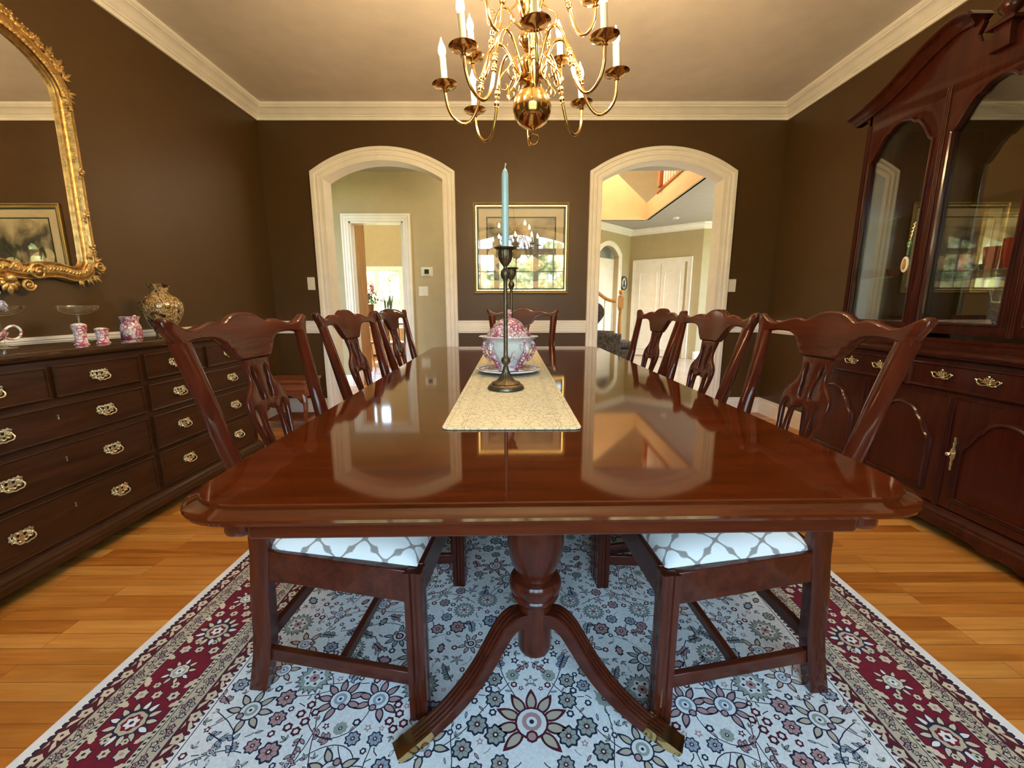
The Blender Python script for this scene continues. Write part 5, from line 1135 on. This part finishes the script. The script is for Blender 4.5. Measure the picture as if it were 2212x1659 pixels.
# ================================================================ THINGS ON THE BUFFET
BT = .8698
VASE = mat('speckled_vase', (.2, .1, .03), .08, coat=1)
def vasemat():
    m, nt, b = newmat('speckled_amber_glass'); N = nt.nodes; L = nt.links
    tc = N.new('ShaderNodeTexCoord'); mp = N.new('ShaderNodeMapping'); mp.inputs['Scale'].default_value = (1, 1, .8); L.new(tc.outputs['Object'], mp.inputs[0])
    n1 = N.new('ShaderNodeTexNoise'); n1.inputs['Scale'].default_value = 55; n1.inputs['Detail'].default_value = 4; n1.inputs['Distortion'].default_value = 2.5; L.new(mp.outputs[0], n1.inputs['Vector'])
    n2 = N.new('ShaderNodeTexNoise'); n2.inputs['Scale'].default_value = 26; n2.inputs['Detail'].default_value = 1; L.new(mp.outputs[0], n2.inputs['Vector'])
    r1 = ramp(nt, n1.outputs['Fac'], [(.40, (.10, .045, .012)), (.5, (.26, .15, .05)), (.60, (.58, .42, .20))]); r2 = ramp(nt, n2.outputs['Fac'], [(.62, (0, 0, 0)), (.67, (1, 1, 1))])
    mx = N.new('ShaderNodeMixRGB'); L.new(r2.outputs[0], mx.inputs[0]); L.new(r1.outputs[0], mx.inputs[1]); mx.inputs[2].default_value = (.045, .012, .006, 1)
    L.new(mx.outputs[0], b.inputs['Base Color']); b.inputs['Roughness'].default_value = .06; b.inputs['Coat Weight'].default_value = 1; b.inputs['Coat Roughness'].default_value = .02; return m
v = MB().lathe([(.042, 0), (.044, .006), (.040, .010), (.050, .035), (.073, .075), (.094, .115), (.103, .150), (.100, .178), (.080, .205), (.054, .222), (.040, .234), (.038, .244), (.046, .262), (.054, .278), (.050, .280), (.040, .262), (.032, .244), (.030, .22), (0, .2)], (0, 0, 0), 48, fn=lambda a, z: 1 + .012 * cos(12 * a) if z > .22 else 1).build('vase', vasemat(), angle=60)
v.location = (-1.955, 2.43, BT); tag(v, 'large speckled brown and amber glass vase with a flared neck on the buffet', 'vase')
CG = glassmat('etched_crystal', (.93, .95, .93), .16, .12)
def compote(label, x, y):
    t = thing('glass_compote', label, 'compote', (x, y, BT))
    MB().lathe([(.040, 0), (.041, .003), (.020, .008), (.007, .016), (.0055, .04), (.0075, .07), (.0055, .10), (.007, .118), (.012, .124)], (0, 0, 0), 24).build('stem', CG, t, angle=60)
    MB().lathe([(.010, .122), (.040, .128), (.066, .140), (.077, .154), (.079, .164), (.077, .164), (.073, .155), (.060, .144), (.035, .134), (0, .130)], (0, 0, 0), 40).build('bowl', CG, t, angle=60); return t
compote('clear etched glass compote standing behind the pink shakers', -1.965, 1.965)
compote('clear glass compote under the mirror, holding a blue and white figurine', -1.965, 1.655)
t = thing('figurine', 'small blue and white flower ornament resting in a glass compote', 'ornament', (-1.965, 1.648, BT + .132))
FB = transfer('blue_white_china', .5, (.80, .80, .84), (.12, .12, .38), 1.5); m = MB()
random.seed(5)
for k in range(26): a = random.uniform(0, 6.28); h = random.uniform(0, .075); m.ball(((.034 - h * .25) * cos(a) * random.uniform(.2, 1), (.034 - h * .25) * sin(a), .012 + h), random.uniform(.010, .015), 8)
m.build('blossom_cluster', FB, t)
t = thing('pitcher', 'pink and white transferware pitcher beside the speckled vase', 'pitcher', (-1.90, 2.152, BT), R(-70))
MB().lathe([(.040, 0), (.043, .004), (.043, .055), (.041, .066), (.034, .078), (.034, .086), (.040, .100), (.045, .110), (.043, .110), (.036, .098), (.03, .085), (0, .08)], (0, 0, 0), 36, fn=lambda a, z: 1 + (max(0, cos(a - pi / 2 * 0)) ** 8 * .25 if z > .095 else 0)).build('body', PK, t, angle=60)
m = MB(); m.tube(cat([(-.040, 0, .104), (-.062, 0, .112), (-.078, 0, .098), (-.076, 0, .074), (-.060, 0, .048), (-.042, 0, .034)], 6), .0045, 8); m.build('handle', WHITE, t)
def shaker(label, x, y, h, k):
    t = thing('shaker', label, 'shaker', (x, y, BT))
    MB().lathe([(.025, 0), (.026, .003), (.021, .008), (.020, .02), (.021, h * .6), (.025, h * .82), (.026, h * .86), (.024, h * .87)], (0, 0, 0), 28).build('body', PK if k else PKL, t, angle=60)
    MB().lathe([(.024, h * .87), (.026, h * .89), (.022, h * .94), (.012, h * .99), (0, h)], (0, 0, 0), 28).build('cap', PKL, t, angle=60)
shaker('taller pink and white shaker with a domed cap on the buffet', -1.80, 1.795, .092, True)
shaker('shorter pink and white flat-topped shaker beside the taller one', -1.785, 1.875, .070, True)
t = thing('gravy_boat', 'pink and white footed boat with a looped handle at the near end of the buffet', 'gravy boat', (-1.83, 1.47, BT), R(80))
MB().lathe([(.030, 0), (.032, .003), (.018, .010), (.014, .020), (.030, .030), (.055, .045), (.066, .062), (.068, .070), (.065, .070), (.052, .050), (0, .040)], (0, 0, 0), 36, sx=1.2, sy=.75).build('bowl', PK, t, angle=60)
m = MB(); m.tube(cat([(.066, 0, .062), (.085, 0, .085), (.106, 0, .090), (.120, 0, .074), (.116, 0, .054), (.098, 0, .042), (.072, 0, .048)], 5), .0042, 8); m.build('handle', PKL, t)

# ================================================================ THINGS IN THE CHINA CABINET
RUBY = mat('ruby_glass', (.35, .012, .012), .06, trans=.35, coat=1); CLEAR = mat('clear_crystal', (.92, .95, .92), .03, trans=.92)
def tumbler(label, x, y, z, r, h, mt, grp=None, taper=1.12):
    o = MB().lathe([(r * .8, 0), (r * .82, .004), (r, h * .5), (r * taper, h), (r * taper - .003, h), (r * .92, h * .5), (r * .72, .008), (0, .008)], (0, 0, 0), 24, fn=lambda a, zz: 1 + .03 * cos(10 * a)).build('tumbler', mt, angle=50); o.location = (x, y, z); return tag(o, label, 'glass', grp)
tumbler('broad ruby red glass tumbler on the lower glass shelf of the cabinet', 2.20, 1.925, 1.1855, .040, .13, RUBY, 'ruby glassware in the cabinet', 1.0)
tumbler('ruby red glass tumbler behind the middle cabinet door, next to a broader one', 2.26, 2.06, 1.1855, .034, .11, RUBY, 'ruby glassware in the cabinet')
tumbler('small ruby red tumbler at the far side of the middle cabinet door', 2.22, 2.145, 1.1855, .026, .085, RUBY, 'ruby glassware in the cabinet')
t = thing('glass_pitcher', 'clear glass pitcher with a curled handle on the cabinet floor', 'pitcher', (2.17, 1.905, .9305))
MB().lathe([(.040, 0), (.042, .004), (.040, .06), (.046, .12), (.055, .16), (.052, .16), (.042, .12), (.035, .05), (0, .01)], (0, 0, 0), 30).build('body', CLEAR, t, angle=50)
m = MB(); m.tube(cat([(0, -.050, .13), (0, -.085, .155), (0, -.09, .20), (0, -.055, .225), (0, -.02, .205), (0, -.03, .185)], 6), .008, 10); m.build('handle', mat('gilt_glass', (.75, .68, .40), .08, metal=.6), t)
def dish(label, x, y, z, r, h, mt):
    o = MB().lathe([(r * .4, 0), (r * .42, .004), (r * .7, h * .5), (r, h), (r * .98, h), (r * .66, h * .5 + .003), (0, .007)], (0, 0, 0), 36, fn=lambda a, zz: 1 + .03 * cos(12 * a)).build('dish', mt, angle=50); o.location = (x, y, z); return tag(o, label, 'dish')
DK = mat('dark_ruby_glass', (.06, .008, .010), .08, coat=1)
dish('wide dark red glass dish on the cabinet floor behind the far door', 2.20, 2.40, .9305, .095, .04, DK)
dish('low dark glass dish on the cabinet floor behind the middle door', 2.20, 2.07, .931, .06, .05, DK)
dish('dark red glass bowl on the lower shelf behind the far cabinet door', 2.22, 2.40, 1.1855, .085, .055, RUBY)
dish('dark bowl on the lower cabinet shelf beside the red one', 2.24, 2.56, 1.1855, .04, .05, DK)
dish('small green glass dish on the lower shelf near the ruby tumblers', 2.145, 2.03, 1.186, .040, .025, mat('green_glass', (.10, .16, .07), .06, trans=.4, coat=1))
t = thing('hanging_ornament', 'small oval tag on a gold and green tassel hanging from the cabinet door knob', 'ornament', (2.045, 2.262, 1.44))
m = MB(); m.tube(cat([(0, -.010, 0), (-.004, -.004, -.06), (-.004, .004, -.12)], 6), .0028, 6); 
for k in range(6): m.ball((-.004, -.008 + k * .002, -.01 - k * .018), .0055, 8)
m.build('gold_cord', PULL, t)
m = MB(); m.tube(cat([(-.004, .002, -.085), (-.006, .012, -.10), (-.004, .004, -.125), (-.006, -.008, -.10), (-.004, .002, -.085)], 5), .003, 6); m.tube([(-.004, .003, -.12), (-.004, .006, -.16)], .004, 6); m.build('ribbon', mat('green_ribbon', (.05, .18, .07), .6), t)
m = MB(); m.plate([(.010 + .020 * cos(a), -.205 + .040 * sin(a)) for a in [2 * pi * i / 24 for i in range(24)]], (), .008, .002, lambda s, tt, n: (-.005 + n, s, tt)); m.build('oval_tag', mat('ivory_porcelain', (.75, .70, .56), .25), t)
m = MB(); m.plate([(.010 + .012 * cos(a), -.205 + .028 * sin(a)) for a in [2 * pi * i / 20 for i in range(20)]], (), .003, .0005, lambda s, tt, n: (-.010 + n, s, tt)); m.build('gold_relief', GOLD, t)

# ================================================================ SWITCHES AND WALL FITTINGS
def wallplate(name, label, cat_, x, z, y, toggles, w=.070, h=.115):
    t = thing(name, label, cat_, (x, y, z))
    m = MB(); m.bx((-w / 2, -.006, -h / 2), (w / 2, 0, h / 2)); m.build('plate', PLAST, t, bevel=.003)
    for i in range(toggles):
        xx = (i - (toggles - 1) / 2) * .046; m = MB()
        if toggles > 1: m.bx((xx - .016, -.010, -.033), (xx + .016, -.005, .033))
        else: m.bx((xx - .004, -.016, -.004), (xx + .004, -.005, .012))
        m.build('toggle', PLAST, t, bevel=.0015)
    return t
wallplate('light_switch', 'white single toggle switch on the brown wall beside the arch near the buffet', 'light switch', -1.842, 1.232, YB, 1)
wallplate('light_switch', 'white blank-looking rocker switch on the brown wall beside the arch near the cabinet', 'light switch', 2.056, 1.208, YB, 1)
wallplate('light_switch', 'white double rocker switch below the thermostat in the back hall', 'light switch', -1.088, 1.207, HY, 2, .116, .115)
t = thing('thermostat', 'white thermostat with a small dark screen on the tan hall wall', 'thermostat', (-1.035, HY, 1.442))
m = MB(); m.bx((-.072, -.008, -.055), (.072, 0, .055)); m.build('plate', PLAST, t, bevel=.004)
m = MB(); m.bx((-.042, -.024, -.042), (.042, -.008, .042)); m.build('housing', PLAST, t, bevel=.006)
m = MB(); m.bx((-.028, -.026, -.028), (.028, -.023, .028)); m.build('screen', mat('thermostat_screen', (.02, .05, .02), .2), t)
t = thing('smoke_detector', 'small round white smoke detector on the entrance hall ceiling', 'smoke detector', (2.86, 7.75, FZ))
MB().lathe([(.055, 0), (.055, -.014), (.045, -.026), (.020, -.030), (0, -.030)], (0, 0, 0), 28).build('housing', PLAST, t); MB().lathe([(.018, -.029), (.014, -.034), (0, -.034)], (0, 0, 0), 16).build('test_button', mat('grey_plastic', (.25, .25, .25), .4), t)
t = thing('nail', 'tiny nail left in the brown wall near the china cabinet', 'nail', (XR, 3.45, 1.335)); MB().tube([(0, 0, 0), (-.008, 0, .002)], .003, 6).build('shank', PULL, t)
# small carved stool in the corner
t = thing('footstool', 'low carved reddish wooden stand in the corner beside the buffet', 'stool', (-1.90, 3.62, 0))
RW_ = wood('red_walnut', (.13, .035, .015), (.30, .095, .04), 'x', .3, .5, .12)
m = MB(); m.bx((-.20, -.16, .395), (.20, .16, .42)); m.build('seat', RW_, t, bevel=.008)
m = MB(); m.plate([(-.19, .395), (-.19, .22), (-.15, .23), (-.12, .27), (-.05, .295), (0, .285), (.05, .295), (.12, .27), (.15, .23), (.19, .22), (.19, .395)], (), .02, .003, lambda s, tt, n: (s, -.14 + n, tt)); m.bx((-.19, -.13, .28), (-.17, .15, .395)); m.bx((.17, -.13, .28), (.19, .15, .395)); m.build('apron', RW_, t)
for sx in (-1, 1):
    for sy in (-1, 1): m = MB(); m.tube(cat([(sx * .17, sy * .13, .30), (sx * .185, sy * .145, .20), (sx * .165, sy * .125, .09), (sx * .175, sy * .135, .012)], 5), [.024 - .012 * i / 15 for i in range(16)], 8); m.ball((sx * .178, sy * .138, .016), .018, 8, sz=.8); m.build('leg', RW_, t)
m = MB(); m.bx((-.17, -.13, .07), (.17, .13, .085)); m.build('lower_shelf', RW_, t, bevel=.004)

# ================================================================ ENTRANCE HALL FURNITURE
UPH = mat('dark_patterned_upholstery', (.075, .06, .05), .9, bump=.3, bscale=200, var=.75, vscale=28)
t = thing('wing_chair', 'dark patterned wing armchair just beyond the arch near the staircase', 'armchair', (1.54, 6.62, 0), R(86))
m = MB(); 
# seat faces -y locally
loops(m, [(rrect(.33, .30, .05), .20), (rrect(.34, .31, .05), .22), (rrect(.34, .31, .05), .38)]); m.build('seat_base', UPH, t, angle=50)
m = MB(); loops(m, [([(x, y - .02) for x, y in rrect(.24, .29, .06)], .38), ([(x, y - .02) for x, y in rrect(.26, .31, .06)], .41), ([(x, y - .02) for x, y in rrect(.26, .31, .06)], .46), ([(x, y - .02) for x, y in rrect(.23, .28, .06)], .49)]); m.build('seat_cushion', UPH, t, angle=60)
bk = mir(cat([(0, 1.10), (.15, 1.10), (.27, 1.06), (.30, .98), (.30, .80), (.29, .38)], 4)); m = MB(); m.plate([(a, b) for a, b in bk], (), .12, .03, lambda s, tt, n: (s, .26 + n + (tt - .4) * .14, tt)); m.build('back', UPH, t, angle=60)
for sg in (-1, 1):
    wg = cat([(.0, 1.06), (-.10, 1.06), (-.17, .98), (-.17, .88), (-.08, .76), (-.05, .66), (-.0, .62), (.05, .62), (.05, 1.0)], 3); m = MB(); m.plate(wg, (), .07, .02, lambda s, tt, n: (sg * .30 + n, .30 + s + (tt - .5) * .05, tt)); m.build('wing', UPH, t, angle=60)
    m = MB(); m.bx((sg * .27, -.10, .36), (sg * .35, .30, .56)); m.tube([(sg * .315, -.11, .570), (sg * .315, .32, .59)], .050, 14); m.build('arm', UPH, t, angle=50, bevel=.01)
    for sy in (-1, 1): m = MB(); m.tube([(sg * .29, sy * .26, .21), (sg * .30, sy * .28, 0)], [.024, .015], 8); m.build('leg', MAH, t)
HON = wood('honey_newel_oak', (.40, .19, .06), (.62, .36, .14), 'z', .35, .4, .15)
t = thing('newel_post', 'turned honey oak newel post at the foot of the staircase', 'newel post', (1.935, 7.60, 0))
m = MB(); m.bx((-.05, -.05, 0), (.05, .05, .42)); m.build('base_block', HON, t, bevel=.006)
MB().lathe([(.046, .42), (.050, .435), (.040, .45), (.030, .47), (.036, .55), (.040, .62), (.034, .85), (.030, .93), (.040, .95), (.046, .965), (.040, .985)], (0, 0, 0), 24).build('shaft', HON, t)
m = MB(); m.bx((-.048, -.048, .985), (.048, .048, 1.17)); m.build('cap_block', HON, t, bevel=.008)
MB().lathe([(.046, 1.17), (.052, 1.185), (.034, 1.20), (.026, 1.215), (.040, 1.24), (.044, 1.262), (.034, 1.285), (0, 1.295)], (0, 0, 0), 24).build('finial', HON, t)
t = thing('stair_railing', 'curved honey oak handrail with white balusters on the staircase', 'railing', (1.90, 7.62, 0))
m = MB(); m.tube(cat([(-.052, 0.01, 1.10), (-.10, .02, 1.105), (-.22, .06, 1.15), (-.40, .14, 1.30), (-.75, .30, 1.62), (-1.0, .42, 1.85)], 6), .030, 10, flat=.8); m.build('handrail', HON, t)
for k in range(6):
    x = -.10 - k * .125; m = MB(); zt = interp(-x, [(0, 1.10), (.22, 1.15), (.4, 1.30), (.75, 1.62), (1, 1.85)]); m.lathe([(.016, .03 + k * .0), (.016, .35), (.010, .40), (.016, .55), (.011, zt - .03)], (x, .02 + .45 * max(0, -x - .1) , 0), 12); m.build('baluster', TRIM, t)
m = MB(); m.plate([(-.055, 0), (-1.2, 0), (-1.2, 1.0), (-.3, .22), (-.055, .18)], (), .04, 0, lambda s, tt, n: (s, .10 - s * .42 + n, tt)); m.build('stringer', TRIM, t)
t = thing('oval_portrait', 'small oval framed black and white portrait near the newel post', 'picture', place1(Ls_ - .24, 1.47, .02), atan2(d1.y, d1.x))
fr = [(.125 * cos(a), .140 * sin(a)) for a in [2 * pi * i / 32 for i in range(32)]]
m = MB(); m.plate(fr, [[(a * .74, b * .80) for a, b in fr]], .03, .008, lambda s, tt, n: (s, n, tt)); m.build('frame', mat('dark_oval_frame', (.06, .045, .03), .35), t)
m = MB(); m.plate([(a * .78, b * .84) for a, b in fr], (), .006, 0, lambda s, tt, n: (s, n, tt)); m.build('photograph', mat('old_photograph', (.55, .53, .50), .6, var=.25, vscale=30), t)
m = MB(); m.ball((0, -.006, .03), .028, 12, sy=.2, sz=1.2); m.plate([(-.042, -.075), (.042, -.075), (.036, -.02), (.014, .0), (-.014, .0), (-.036, -.02)], (), .004, 0, lambda s, tt, n: (s, -.006 + n, tt)); m.build('sitter_silhouette', mat('sepia_ink', (.07, .06, .055), .6), t)
# upstairs landing newel and balusters
t = thing('landing_newel', 'turned reddish newel post of the upstairs landing above the entrance hall', 'newel post', (OX + .015, 7.05, FZ + .315))
m = MB(); m.bx((-.05, -.05, 0), (.05, .05, .34)); m.build('base_block', CHW, t, bevel=.006); MB().lathe([(.046, .34), (.036, .37), (.03, .45), (.042, .6), (.03, .9), (.05, 1.0)], (0, 0, 0), 20).build('shaft', CHW, t)
bal = None
for k in range(9):
    y = 6.92 - k * .13
    if bal is None:
        bal = MB().lathe([(.017, 0), (.017, .28), (.010, .33), (.018, .5), (.012, .85)], (0, 0, 0), 12).build('landing_baluster', TRIM); bal.location = (OX + .015, y, FZ + .315); tag(bal, 'slim white turned baluster along the upstairs landing', 'baluster', 'white balusters of the upstairs landing')
    else: c = bal.copy(); COL.objects.link(c); c.location = (OX + .015 - (k * .13) * .045, y, FZ + .315)
# ================================================================ BREAKFAST ROOM FURNITURE
t = thing('round_table', 'honey wood breakfast table seen through the hall doorway', 'table', (-2.22, 7.5, 0))
MB().lathe([(.50, .715), (.52, .722), (.52, .738), (.50, .745), (0, .745)], (0, 0, 0), 48).build('tabletop', OAK, t); MB().lathe([(.25, 0), (.22, .05), (.08, .10), (.06, .4), (.09, .6), (.20, .715)], (0, 0, 0), 24).build('pedestal', OAK, t)
WK = mat('woven_wicker', (.24, .12, .05), .7, bump=1, bscale=60, var=.5, vscale=45)
t = thing('wicker_basket', 'tall brown wicker basket holding pink flowers on the breakfast table', 'basket', (-2.46, 7.42, .7455))
MB().lathe([(.085, 0), (.095, .10), (.112, .26), (.118, .30), (.112, .31), (.10, .28), (0, .25)], (0, 0, 0), 32, fn=lambda a, z: 1 + .03 * sin(14 * a + 60 * z)).build('basket_body', WK, t)
random.seed(21)
t = thing('flower_arrangement', 'pink and white rose bouquet in the tall wicker basket', 'flowers', (-2.46, 7.42, 1.02))
LEAFM = mat('foliage_green', (.08, .13, .04), .7, var=.4, vscale=30); m = MB()
for k in range(150):
    a = random.uniform(0, 6.28); e = random.uniform(.1, 1.5); r = random.uniform(.08, .24); c = Vector((r * cos(a) * sin(e), r * sin(a) * sin(e), .05 + r * cos(e) * 1.25)); M = Matrix.Translation(c) @ Euler((random.uniform(0, 3), random.uniform(0, 3), a)).to_matrix().to_4x4()
    m.add([(x, y, .01 * abs(y) / .012) for x, y in leaf(.05, .014)], [tuple(range(len(leaf(.05, .014))))], 0, M)
for k in range(24): a = random.uniform(0, 6.28); m.tube([(0, 0, -.02), (.09 * cos(a), .09 * sin(a), .2)], .0025, 5)
m.build('foliage', LEAFM, t, weld=False)
FLC = [mat('pink_petals', (.75, .28, .26), .6), mat('blush_petals', (.85, .60, .50), .6), mat('white_petals', (.85, .80, .70), .6), mat('deep_rose_petals', (.60, .12, .14), .6)]
for k in range(34):
    a = random.uniform(0, 6.28); e = random.uniform(.05, 1.5); r = random.uniform(.17, .27); m = MB(); c = Vector((r * cos(a) * sin(e) * 1.0, r * sin(a) * sin(e), .05 + r * cos(e) * 1.35))
    m.ball(c, .016, 8)
    for j in range(6): b_ = 2 * pi * j / 6; m.ball(c + Vector((.016 * cos(b_), .008 * sin(b_ * 2), .016 * sin(b_))), .013, 6, sz=.8)
    m.build('blossom', FLC[k % 4], t)
t = thing('potted_plant', 'low planter with tall spiky green leaves beside the flower basket', 'plant', (-2.13, 7.55, .7455))
m = MB(); loops(m, [(rrect(.09, .07, .02), 0), (rrect(.115, .09, .02), .17), (rrect(.10, .075, .02), .17), (rrect(.10, .075, .02), .15)]); m.build('planter', WK, t)
for k in range(9):
    a = random.uniform(-.35, .35); L_ = random.uniform(.22, .40); m = MB(); x0 = random.uniform(-.06, .06); m.add([(x0 - .012, 0, .15), (x0 + .012, .004, .15), (x0 + a * L_ * .5 + .010, .006, .15 + L_ * .6), (x0 + a * L_, 0, .15 + L_), (x0 + a * L_ * .5 - .010, 0, .15 + L_ * .6), (x0, .012, .15)], [(0, 1, 2, 3, 4), (0, 5, 1)]); m.build('leaf_blade', LEAFM, t)
m = MB(); [m.ball((random.uniform(-.05, .08), random.uniform(-.03, .03), .19 + random.uniform(0, .05)), .018, 7) for _ in range(6)]; m.build('white_bloom', FLC[2], t)
IRON = mat('wrought_iron', (.10, .085, .06), .4, metal=.7)
def spindle_chair(label, x, y, rz):
    t = thing('breakfast_chair', label, 'chair', (x, y, 0), rz)
    m = MB(); loops(m, [(rrect(.20, .20, .05), .43), (rrect(.21, .21, .05), .45), (rrect(.20, .20, .05), .465)]); m.build('seat', OAK, t)
    for sx in (-1, 1):
        for sy in (-1, 1): m = MB(); m.tube([(sx * .15, sy * .15, .43), (sx * .19, sy * .19, 0)], [.016, .011], 8); m.build('leg', OAK, t)
    m = MB(); m.tube(cat([(-.18, .18, .46), (-.19, .24, .75), (-.15, .27, .93), (0, .28, .97), (.15, .27, .93), (.19, .24, .75), (.18, .18, .46)], 6), .011, 8)
    for k in range(5): x_ = -.10 + .05 * k; m.tube([(x_, .18, .46), (x_ * 1.1, .27, .94)], .006, 6)
    m.build('spindle_back', IRON, t); return t
spindle_chair('breakfast chair with a looped dark metal back by the window', -1.84, 6.80, R(185))
spindle_chair('second breakfast chair with a looped metal back, nearer the flower basket', -2.42, 6.72, R(170))
cb = thing('side_cabinet', 'honey wood cabinet under the breakfast room window', 'cabinet', (-2.9, 8.95, 0))
m = MB(); m.bx((-.45, -.2, .04), (.75, .25, .58)); m.build('body', OAK, cb, bevel=.006)
for k in range(3): m = MB(); m.bx((-.43 + k * .4, -.215, .08), (-.07 + k * .4, -.2, .54)); d = m.build('door', OAK, cb, bevel=.005); MB().ball((-.10 + k * .4, -.23, .34), .012, 8).build('knob', BRASS, d)

t = thing('pantry_cabinet', 'tall honey oak pantry cabinet just inside the breakfast room doorway', 'cabinet', (-2.32, 5.91, 0))
m = MB(); m.bx((-.29, -.29, .08), (.29, .29, 2.36)); m.build('body', OAK, t, bevel=.004)
m = MB(); m.bx((-.28, -.28, 0), (.28, .27, .08)); m.build('plinth', OAK, t)
for z0, z1 in ((.10, 1.45), (1.47, 2.33)): m = MB(); m.bx((-.28, .29, z0), (.28, .31, z1)); d = m.build('door', OAK, t, bevel=.004); MB().ball((.24, .325, (z0 + z1) / 2), .013, 10).build('knob', BRASS, d)
